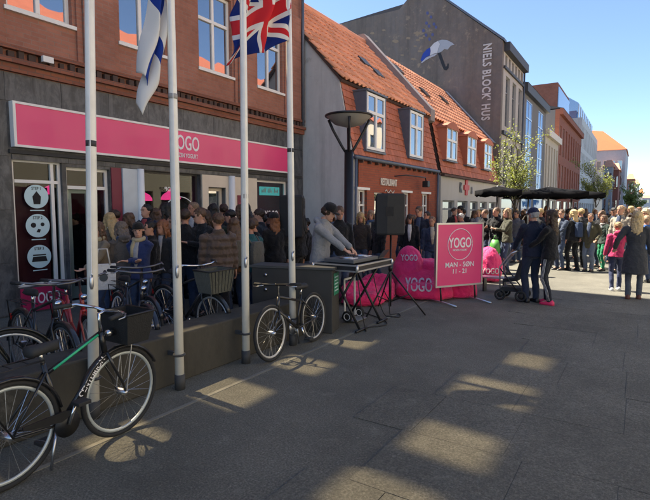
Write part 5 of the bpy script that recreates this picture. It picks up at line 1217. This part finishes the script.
    o = obj({'jacket': 'jacket', 'coat': 'coat', 'hoodie': 'hoodie', 'sweater': 'sweater', 'parka': 'parka'}[style], j, cloth(top, .6 if puffy else .85, 1 if puffy else 0), t, True, rec=False); soften(o, vox, 9 if near else 5, (.02 if near else .042) if not puffy else .045)
    if hood: obj('hood_lining', MB().tube([up((-.07, .02, 1.5)), up((-.04, -.075, 1.535)), up((.04, -.075, 1.535)), up((.07, .02, 1.5))], .03*s, 8), cloth(hood), t, True)
    # ---- shoes
    for hp, kn, an, sg in legs:
        sh_ = MB(); a = an; sh_.rings([[lo((a.x + x*w_, a.y + y, z)) for x, z in ((-1, .0), (-1.02, .03), (-.8, hh*.8), (0, hh), (.8, hh*.8), (1.02, .03), (1, 0))] for y, w_, hh in ((-.075, .03, .075), (-.05, .042, .1), (.03, .044, .1), (.1, .047, .065), (.15, .042, .05), (.185, .02, .03))])
        obj('shoe', sh_, mat('shoe_%.3f_%.3f' % (shoes[0], shoes[2]), shoes, .5, var=.1), t, True)
    # ---- hair
    kind, hc = hair; hm = hair_mat(hc); hr = MB()
    if kind in ('short', 'long', 'bun', 'bob', 'pony'):
        g_ = 1.0 if kind == 'short' else 1.06
        hr.rings([[H(.087*g_*math.sin(ph)*math.cos(th_), -.022 + .108*g_*math.sin(ph)*math.sin(th_), .152 - .094*g_*math.cos(ph)) for th_ in [2*math.pi*k/16 for k in range(16)]] for ph in [math.pi*q/10 for q in range(1, 10)]])
    if kind in ('long', 'bob'):
        Lh = .30 if kind == 'long' else .13
        hr.rings([[H(rx*math.cos(2*math.pi*k/14), cy + ry*math.sin(2*math.pi*k/14), z) for k in range(14)] for z, rx, ry, cy in ((.16, .088, .075, -.03), (.08, .096, .07, -.045), (.0, .1, .06, -.062), (-Lh*.5, .1, .05, -.09), (-Lh*.9, .08, .035, -.1), (-Lh, .04, .015, -.1))])
        for sg in (-1, 1): hr.tube([H(sg*.07, .03, .17), H(sg*.088, .025, .09), H(sg*.092, .02, .0), H(sg*.08, .02, -Lh*.6)], [.02*s, .024*s, .024*s, .012*s], 7)
    if kind == 'bun': hr.ell(H(0, -.11, .2), (.045*s, .045*s, .045*s), 10, 8)
    if kind == 'pony': hr.tube([H(0, -.1, .17), H(0, -.16, .13), H(0, -.16, .03), H(0, -.13, -.08)], [.025*s, .034*s, .03*s, .01*s], 8)
    if kind in ('cap', 'beanie'):
        hr.rings([[H(.084*f*math.cos(2*math.pi*k/16), -.025 + .1*f*math.sin(2*math.pi*k/16), z) for k in range(16)] for z, f in ((.05, .8), (.09, .98), (.13, 1.02), (.15, .9))])
        cp_ = MB(); cm = cloth(extra.get('cap', BLK) if extra else BLK)
        cp_.rings([[H(.086*f*math.cos(2*math.pi*k/20), -.008 + .11*f*math.sin(2*math.pi*k/20), z) for k in range(20)] for z, f in ((.135, 1.02), (.16, 1.02), (.19, .96), (.22, .78), (.24, .45), (.247, .05))])
        if kind == 'cap': cp_.rings([[H(x, y + dy, z + dz) for x, z, dz, dy in ((-.075*w_, .142, 0, 0), (0, .155, 0, 0), (.075*w_, .142, 0, 0), (.07*w_, .134, 0, 0), (0, .147, 0, 0), (-.07*w_, .134, 0, 0))] for y, w_ in ((.075, 1), (.13, .95), (.175, .6))])
        obj('cap' if kind == 'cap' else 'beanie', cp_, cm, t, True)
        if kind == 'beanie' : hr.rings([[H(rx*math.cos(2*math.pi*k/14), cy + ry*math.sin(2*math.pi*k/14), z) for k in range(14)] for z, rx, ry, cy in ((.13, .088, .07, -.03), (.0, .1, .06, -.06), (-.2, .08, .035, -.1), (-.26, .04, .015, -.1))])
    o = obj('hair', hr, hm, t, True, rec=False); soften(o, vox * .62, 2, 0, .4); d_ = o.modifiers.new('locks', 'DISPLACE'); d_.texture = _clouds2; d_.strength = .03; d_.texture_coords = 'GLOBAL'
    # ---- face
    for sg in (-1, 1): obj('eye', MB().ell(H(sg*.031, .0885, .116), (.015*s, .009*s, .0075*s), 8, 6), mat('eye_dark', (.02, .015, .012), .3), t, True)
    for sg in (-1, 1): obj('eyebrow', MB().tube([H(sg*.014, .098, .136), H(sg*.034, .092, .141), H(sg*.052, .078, .136)], [.003*s, .0045*s, .003*s], 5), hm, t, True)
    obj('mouth', MB().tube([H(-.022, .0985, .041), H(0, .1055, .042), H(.022, .0985, .041)], [.003*s, .0045*s, .003*s], 5), mat('lip', (.3, .09, .08), .5), t, True)
    front = math.cos(heading - R(212.7))      # facing back towards the photographer
    if shirt is None and front > .1 and style != 'hoodie' and rng.random() < .6: shirt = rng.choice([WHT, (.3, .3, .32), (.05, .07, .12), (.35, .06, .06), (.4, .36, .28)])
    if shirt and front > .1:
        yb = cd + pf + .02; obj('shirt', MB().rings([[up((x*w_, y_ + .012*(1 - x*x), z)) for x in (-1, -.5, 0, .5, 1)] + [up((x*w_, y_ - .03, z)) for x in (1, 0, -1)] for z, w_, y_ in ((1.05, .022, .1 + pf), (1.2, .04, yb - .012), (1.34, .055, yb - .012), (1.44, .05, .09), (1.5, .045, .078))]), cloth(shirt), t, True)
    if scarf is None and female and style != 'hoodie' and rng.random() < .35: scarf = rng.choice([(.3, .28, .26), (.25, .04, .05), (.05, .08, .15), (.4, .33, .2)])
    if scarf:
        sc_ = MB().torus(up((0, .01, 1.5)), (0, .25, 1), .075*s, .035*s, 20, 8); sc_.tube([up((.03, .08, 1.48)), up((.045, .12, 1.38)), up((.05, .135, 1.22))], [.03*s, .034*s, .028*s], 8); o = obj('scarf', sc_, cloth(scarf), t, True)
    if backpack is None and front < -.1 and not near and rng.random() < .3: backpack = rng.choice([BLK, (.1, .02, .02), (.03, .05, .1), (.12, .11, .09)])
    if backpack:
        bp_ = obj('backpack', MB().rings([[up((x*f, -(cd + pf) - d_, z)) for x, d_ in ((-.13, 0), (-.12, .1), (0, .14), (.12, .1), (.13, 0))] for z, f in ((.98, .85), (1.05, 1), (1.3, .98), (1.4, .7))]), cloth(backpack), t, True, bevel=.01)
        for sg in (-1, 1): obj('strap', MB().tube([up((sg*.1, -.13 - pf, 1.36)), up((sg*.11, -.02, 1.475 + pf*.6)), up((sg*.11, .1 + pf, 1.36)), up((sg*.13, .06 + pf, 1.1))], .014*s, 6), cloth(backpack), t, True)
    if stripe:
        for hp, kn, an, sg in legs:
            for k_ in (-.02, 0, .02):
                obj('side_stripe', MB().tube([lo(hp + Vector((sg*.1, k_, -.05))), lo(kn + Vector((sg*.067, k_, 0))), lo(kn*.45 + an*.55 + Vector((sg*.063, -.02 + k_, 0))), lo(an + Vector((sg*.057, k_, 0)))], .005*s, 4), cloth(stripe), t, True)
    if extra and extra.get('glasses'): obj('sunglasses', MB().tube([H(-.06, .085, .12), H(-.03, .102, .118), H(.03, .102, .118), H(.06, .085, .12)], [.006*s, .015*s, .015*s, .006*s], 6), M_black, t, True)
    t.location = loc; t.rotation_euler = (0, 0, heading); t['_hands'] = 0; del t['_hands']
    return t, [up(q_[0]) for q_ in hands]
def at_px(x, y, d):
    p = DP(x, y, d); return (p.x, p.y, 0), p.z
def P_(label, x, y, d, head, **kw):
    kw.setdefault('turn', rng.uniform(-.6, .6)); kw.setdefault('tilt', rng.uniform(-.08, .3)); kw.setdefault('lean', rng.uniform(-.03, .09)); kw.setdefault('stride', rng.uniform(-.08, .08)); kw.setdefault('skin', rng.randrange(3))
    loc, hh = at_px(x, y, d); kw.setdefault('h', max(1.45, min(1.86, hh))); return person(label, loc, R(head), **kw)

# --- the DJ
loc, hh = at_px(320, 205, 7.0)
person('person in grey hoodie and black cap leaning over the DJ table', loc, R(-80), h=1.72, top=(.26, .265, .275), bottom=BLK, hair=('cap', DBROWN), style='hoodie', arms=((-.16, .50, 1.02), (.12, .52, 1.02)), near=True, lean=.12, tilt=.45, extra={'cap': BLK})
# --- the couple by the pushchair
m0 = G(531, 302); person('person in dark navy jacket and navy cap behind the pushchair, seen from behind', m0, R(38), h=1.64, top=NAVY, bottom=(.022, .03, .055), hair=('cap', GREY), arms=('low', 'down'), near=True, tilt=.15, turn=.3, extra={'cap': (.015, .022, .06)})
w0 = G(548, 304); person('person in black jacket and striped leggings with bright pink shoes', w0, R(75), h=1.6, top=BLK, bottom=(.014, .016, .025), shoes=(.75, .03, .12), hair=('long', DBROWN), arms=('hold', 'pocket'), near=True, female=True, stride=.07, stripe=(.5, .5, .5))
# --- girl and woman at the right edge
g0 = G(615, 290.5); person('child in pink hoodie with dark vest standing hand in hand', g0, R(12), h=1.36, top=(.5, .035, .12), bottom=(.03, .04, .09), shoes=(.5, .5, .5), hair=('short', (.32, .2, .1)), style='hoodie', arms=('down', 'side'), near=True, female=True, stride=.09)
v0 = G(633, 299); person('person with long blond hair in dark grey coat and brown boots', v0, R(2), h=1.58, top=(.05, .052, .056), bottom=(.09, .1, .12), shoes=(.12, .035, .02), hair=('long', (.55, .4, .2)), style='coat', arms=((-.36, .1, 1.0), 'down'), near=True, female=True, stride=.05)
# --- queue in front of the shop
Q = 'people queueing at the shop'
for a in [
 ('person in black coat standing in the shop doorway', 77, 214, 8.8, 95, dict(top=BLK, hair=('short', BLACKH), style='parka')),
 ('child in beige jacket holding a white tote bag', 101, 227, 6.6, 175, dict(top=(.2, .16, .11), hair=('long', BROWN), female=True, arms=('hold', 'down'), near=True)),
 ('person with long blond hair seen from behind beside the child in beige', 112, 214, 7.6, 80, dict(top=(.10, .08, .06), hair=('long', BLOND), female=True)),
 ('person with greyish brown hair and taupe coat, seen from behind', 123, 227, 6.7, 70, dict(top=(.11, .09, .075), hair=('bob', (.16, .12, .09)), style='parka', female=True, near=True)),
 ('person with light brown hair half hidden behind the navy jacket', 131, 214, 8.0, 110, dict(top=CHAR, hair=('bob', BROWN), female=True)),
 ('person in navy blue jacket with black hair facing the street', 139, 224, 6.5, 200, dict(top=(.018, .03, .10), bottom=(.03, .06, .14), hair=('beanie', BLACKH), female=True, arms=('fold', 'fold'), near=True, hood=(.02, .03, .08), extra={'cap': BLACKH})),
 ('person in black jacket right of the navy jacket', 151, 222, 7.0, 150, dict(top=BLK, hair=('short', BLACKH))),
 ('person with red-brown hair in dark jacket behind the second flagpole', 163, 221, 7.1, 190, dict(top=CHAR, hair=('long', RED), female=True)),
 ('tall person in black jacket right of the second flagpole', 185, 210, 7.4, 60, dict(top=BLK, hair=('short', DBROWN))),
 ('person in dark blue jacket talking beside the second flagpole', 173, 217, 7.9, 120, dict(top=NAVY, hair=('short', BROWN))),
 ('person wearing sunglasses in black jacket', 201, 209, 7.5, 170, dict(top=BLK, hair=('short', BROWN), extra={'glasses': 1}, arms=('phone', 'down'))),
 ('person with fair hair behind the sunglasses wearer', 194, 203, 9.0, 200, dict(top=CHAR, hair=('short', (.2, .13, .08)))),
 ('person with dark hair between the sunglasses wearer and the brown puffer jacket', 209, 211, 8.2, 140, dict(top=(.03, .025, .03), hair=('long', DBROWN), female=True)),
 ('person in brown quilted puffer jacket seen from behind', 218, 214, 6.6, 55, dict(top=(.095, .062, .045), bottom=BLK, hair=('short', BROWN), near=True, puffy=1, style='jacket')),
 ('person with long brown hair left of the third flagpole', 235, 219, 7.0, 65, dict(top=(.13, .06, .03), hair=('long', BROWN), female=True)),
 ('person in teal jacket right of the third flagpole', 250, 221, 7.2, 80, dict(top=(.02, .09, .10), hair=('short', DBROWN))),
 ('person in black jacket facing left, right of the teal jacket', 257, 219, 7.6, 150, dict(top=BLK, hair=('short', BROWN), arms=('cup', 'down'))),
 ('person in black beanie with long reddish hair by the rightmost window', 275, 213, 7.9, 60, dict(top=BLK, hair=('beanie', RED), female=True, extra={'cap': BLK})),
 ('person in dark jacket left of the black beanie', 265, 215, 8.6, 100, dict(top=NAVY, hair=('short', BLACKH))),
 ('person with dark hair deep in the queue near the cream pillar', 227, 213, 9.2, 100, dict(top=CHAR, hair=('short', BLACKH))),
 ('person in black jacket beside the second loudspeaker', 307, 222, 8.8, 120, dict(top=BLK, hair=('short', BLACKH))),
 ('person with brown hair just behind the DJ, facing the street', 339, 207, 8.6, 230, dict(top=BLK, hair=('short', BROWN))),
 ('person with dark hair left of the lamp post behind the DJ', 330, 211, 9.3, 200, dict(top=CHAR, hair=('bob', DBROWN), female=True))]:
    P_(a[0], a[1], a[2], a[3], a[4], group=Q, **a[5])
rgq = random.Random(5)
qn = [('black', BLK), ('navy', NAVY), ('charcoal', CHAR), ('dark brown', (.04, .022, .014)), ('dark green', (.012, .025, .018))]; qh = [('dark hair', ('short', DBROWN)), ('long black hair', ('long', BLACKH)), ('brown bob', ('bob', BROWN)), ('black hair', ('short', BLACKH))]
for k, x in enumerate((118, 146, 157, 168, 180, 191, 203, 214, 224, 232, 241, 249, 260, 270, 284, 298)):
    loc, _ = at_px(x, 208, 8.3 + .5 * (k % 3)); wh = 'left of' if k % 2 else 'near'
    ref = 'second flagpole' if x < 182 else 'third flagpole' if x < 256 else 'rightmost flagpole'
    person('queueing person in %s with %s, back row, %s the %s' % (qn[k % 5][0], qh[(k * 3) % 4][0], wh, ref), loc, R(rgq.choice([80, 100, 60, 200, 120])), h=rgq.uniform(1.56, 1.74), top=qn[k % 5][1], bottom=BLK, hair=qh[(k * 3) % 4][1], female=k % 2 == 0, group=Q, turn=rgq.uniform(-.7, .7), tilt=rgq.uniform(-.05, .3), lean=rgq.uniform(-.03, .08), arms=(rgq.choice(['down', 'phone', 'pocket']), rgq.choice(['down', 'fold'])))
tb = at_px(103, 262, 6.35)[0]
tote = thing('tote_bag', 'white tote bag with round dark print held by the child', 'bag', (tb[0], tb[1], .82)); cz2 = .96
tn = Vector((_c.x - tb[0], _c.y - tb[1], 0)).normalized(); ts_ = Vector((-tn.y, tn.x, 0)); tc = Vector((tb[0], tb[1], 0)) + tn * .22
obj('bag_body', MB().prism([tc + ts_*a + E3*z for a, z in ((-.14, .62), (.14, .62), (.15, .95), (-.15, .95))], -tn * .05), cloth(WHT), tote, bevel=.012)
obj('print', MB().disc(tc + tn * .003 + E3 * .78, tn, .05, .004, 20), mat('print_grey', (.06, .07, .07), .7), tote)
obj('strap', MB().tube([tc + ts_*-.08 + E3*.94, tc + ts_*-.05 + E3*1.14, tc + ts_*.05 + E3*1.14, tc + ts_*.08 + E3*.94], .01, 6), cloth(WHT), tote, True)
# --- in front of the restaurant
for a in [
 ('person with long blond hair by the restaurant, right of the lamp post', 361, 213, 10.6, 200, dict(top=(.05, .04, .035), hair=('long', BLOND), female=True)),
 ('person with fair hair in dark coat left of the loudspeaker', 371, 211, 11.6, 180, dict(top=CHAR, hair=('bob', (.24, .15, .09)), female=True, style='parka')),
 ('person in black seen between lamp post and loudspeaker', 379, 219, 10.2, 150, dict(top=BLK, hair=('short', BLACKH))),
 ('person in black jacket just right of the loudspeaker', 410, 215, 11.2, 200, dict(top=BLK, hair=('long', DBROWN), female=True)),
 ('tall person in dark jacket over white shirt by the restaurant wall', 420, 207, 11.4, 185, dict(top=NAVY, hair=('short', BROWN), arms=('pocket', 'pocket'))),
 ('person in black behind the tall one by the restaurant wall', 428, 212, 12.2, 170, dict(top=BLK, hair=('short', BLACKH))),
 ('person in navy jacket directly left of the board sign', 432, 219, 10.6, 210, dict(top=(.02, .03, .06), hair=('short', (.2, .11, .06)))),
 ('person with light top near the restaurant door', 414, 222, 12.8, 150, dict(top=(.3, .3, .3), hair=('bob', BROWN), female=True)),
 ('person in black coat near the restaurant window', 402, 216, 13.2, 120, dict(top=BLK, hair=('short', DBROWN)))]:
    P_(a[0], a[1], a[2], a[3], a[4], group='people outside the restaurant', **a[5])
# --- the sunny crowd by the parasols
S = 'people in the sunny crowd'
crowd = [
 ('person with grey hair right above the board sign', 464, 214, 13.0, 120, dict(top=(.12, .12, .14), hair=('short', GREY))),
 ('person with brown hair in black left of the green bag', 486, 210, 13.4, 150, dict(top=BLK, hair=('short', BROWN))),
 ('person in black top holding a green bag', 497, 208, 12.6, 160, dict(top=BLK, hair=('short', BROWN), arms=('down', 'phone'))),
 ('person with fair hair in dark jacket looking at a phone', 508, 209, 12.2, 120, dict(top=(.05, .05, .03), hair=('bob', (.28, .18, .1)), female=True, arms=('phone', 'phone'))),
 ('person in grey shirt with blond hair behind the green bag', 479, 210, 15.4, 180, dict(top=(.2, .2, .2), hair=('short', BLOND))),
 ('person in grey jacket left of the man in the navy cap', 518, 211, 14.8, 160, dict(top=(.12, .12, .13), hair=('short', DBROWN))),
 ('person with sunlit hair right above the black jacket', 541, 209, 13.8, 170, dict(top=CHAR, hair=('short', BLOND))),
 ('person in denim jacket right of the black jacket', 562, 210, 13.0, 140, dict(top=(.035, .05, .085), bottom=DNM, hair=('short', BROWN), arms=('hold', 'down'))),
 ('person with blond bob in black jacket under the rightmost parasol', 575, 210, 12.9, 60, dict(top=BLK, bottom=BLK, hair=('bob', (.5, .35, .17)), female=True)),
 ('person with blond hair and dark jacket under the parasol edge', 582, 209, 13.6, 40, dict(top=(.03, .03, .03), bottom=BLK, hair=('short', BLOND))),
 ('person in olive green parka with brown hair', 591, 214, 12.7, 165, dict(top=OLIVE, bottom=(.12, .15, .2), hair=('short', BROWN), style='parka', arms=('pocket', 'pocket'))),
 ('person in dark jacket with white top right of the olive parka', 602, 211, 13.6, 150, dict(top=BLK, hair=('short', BROWN), arms=('fold', 'fold'))),
 ('child in green trousers left of the pink hoodie', 605, 216, 12.9, 130, dict(top=(.03, .05, .04), bottom=(.02, .22, .1), hair=('bob', BROWN), female=True)),
 ('person with sunlit fair hair in cream jacket', 622, 206, 12.4, 150, dict(top=(.32, .28, .22), hair=('short', (.3, .2, .12)))),
 ('person with dark hair behind the cream jacket', 614, 208, 14.6, 180, dict(top=CHAR, hair=('short', BLACKH))),
 ('person in blue top at the right edge of the picture', 648, 216, 10.8, 20, dict(top=(.05, .13, .35), bottom=DNM, hair=('short', (.3, .2, .12)))),
 ('person with sunlit blond hair at the right edge behind the blue top', 646, 209, 12.8, 170, dict(top=(.3, .28, .25), hair=('bob', (.55, .42, .25)), female=True)),
 ('person in black between cream jacket and right edge', 637, 209, 14.2, 190, dict(top=BLK, hair=('short', DBROWN)))]
for a in crowd: P_(a[0], a[1], a[2], a[3], a[4], group=S, **a[5])
gb = at_px(495, 243, 12.3); gbx, gby = gb[0][0], gb[0][1]
bg_ = thing('shopping_bag', 'bright green carrier bag hanging at the hip of a person in black', 'bag', (gbx, gby, .5))
obj('bag_body', MB().rings([[(gbx + a*f, gby + b*f2, z) for a, b in ((-.13, -.05), (.13, -.05), (.13, .05), (-.13, .05))] for z, f, f2 in ((.5, .75, .6), (.56, 1, 1.0), (.74, .9, .7), (.86, .55, .3))]), mat('green_plastic', (.08, .30, .05), .5), bg_, True)
obj('handle', MB().tube([(gbx - .05, gby, .85), (gbx - .01, gby, .97), (gbx + .01, gby, .97), (gbx + .05, gby, .85)], .006, 5), mat('green_plastic', (.08, .30, .05), .5), bg_, True)
# --- farther back: told apart by coat, hair and the thing they stand next to
cols = [('black', BLK), ('navy', NAVY), ('grey', (.08, .08, .085)), ('dark beige', (.12, .095, .065)), ('olive', (.035, .033, .018)), ('charcoal', CHAR), ('brown', (.05, .028, .017)), ('dark blue', (.018, .03, .07)), ('dark red', (.1, .012, .012))]
hrs = [('dark hair', ('short', DBROWN)), ('blond hair', ('bob', BLOND)), ('grey hair', ('short', GREY)), ('long brown hair', ('long', BROWN)), ('black hair', ('short', BLACKH)), ('red hair', ('bob', RED))]
plc = ['far behind the board sign', 'under the leftmost parasol', 'under the large parasol', 'under the rightmost parasol', 'beyond the parasols', 'down the street on the right']
rgc = random.Random(21); used = set()
for k in range(46):
    x = 455 + (k * 61.8 % 196) + rgc.uniform(-3, 3); d = 15.5 + 18 * ((k * .377) % 1) ** 1.3
    ci, hi = cols[(k * 4 + k // 9) % 9], hrs[(k * 5 + k // 6) % 6]
    pi = 0 if x < 478 else 1 if x < 505 else 2 if x < 550 else 3 if x < 590 else 4 if x < 615 else 5
    lb = 'small distant person in %s with %s, %s' % (ci[0], hi[0], plc[pi])
    if lb in used: lb = 'distant person in %s with %s, rear, %s' % (ci[0], hi[0], plc[pi])
    if lb in used: continue
    used.add(lb); loc, _ = at_px(x, 208, d)
    person(lb, loc, R(rgc.uniform(0, 360)), h=rgc.uniform(1.52, 1.72), top=ci[1], bottom=[DNM, BLK, CHAR][k % 3], hair=hi[1], female=k % 2 == 0, group='distant crowd', turn=rgc.uniform(-.7, .7), tilt=rgc.uniform(-.05, .35), lean=rgc.uniform(-.03, .1), stride=rgc.uniform(-.1, .1), arms=(rgc.choice(['down', 'hold', 'pocket', 'phone']), rgc.choice(['down', 'fold', 'pocket'])), skin=k % 3)

# --- cables on the ground from the DJ table to the loudspeakers
for lb, pts in (('black cable running from the DJ table to the right loudspeaker', [(-3.3, 6.4, .83), (-3.28, 6.6, .3), (-3.2, 6.7, .012), (-3.0, 6.75, .012), (-3.1, 6.95, .012), (sp1.x + .05, sp1.y - .1, .012), (sp1.x, sp1.y, .4)]),
                ('black cable trailing from the DJ table along the dark block', [(-3.1, 5.6, .83), (-3.05, 5.65, .3), (-3.02, 5.72, .012), (-3.1, 5.9, .012), (-2.95, 6.2, .012), (-3.2, 6.5, .012), (-3.9, 6.9, .012)])):
    P4 = [Vector(p) for p in pts]; sm_ = []
    for a in range(len(P4) - 1):
        p0, p1, p2, p3 = P4[max(a-1, 0)], P4[a], P4[a+1], P4[min(a+2, len(P4)-1)]
        for k in range(8):
            t_ = k / 8; sm_.append(.5 * ((2*p1) + (p2 - p0)*t_ + (2*p0 - 5*p1 + 4*p2 - p3)*t_*t_ + (3*p1 - p0 - 3*p2 + p3)*t_**3))
    for p in sm_: p.z = max(p.z, .01)
    tag(obj('power_cable', MB().tube(sm_, .008, 6), M_rubber, None, True, base=pts[2]), lb, 'cable')
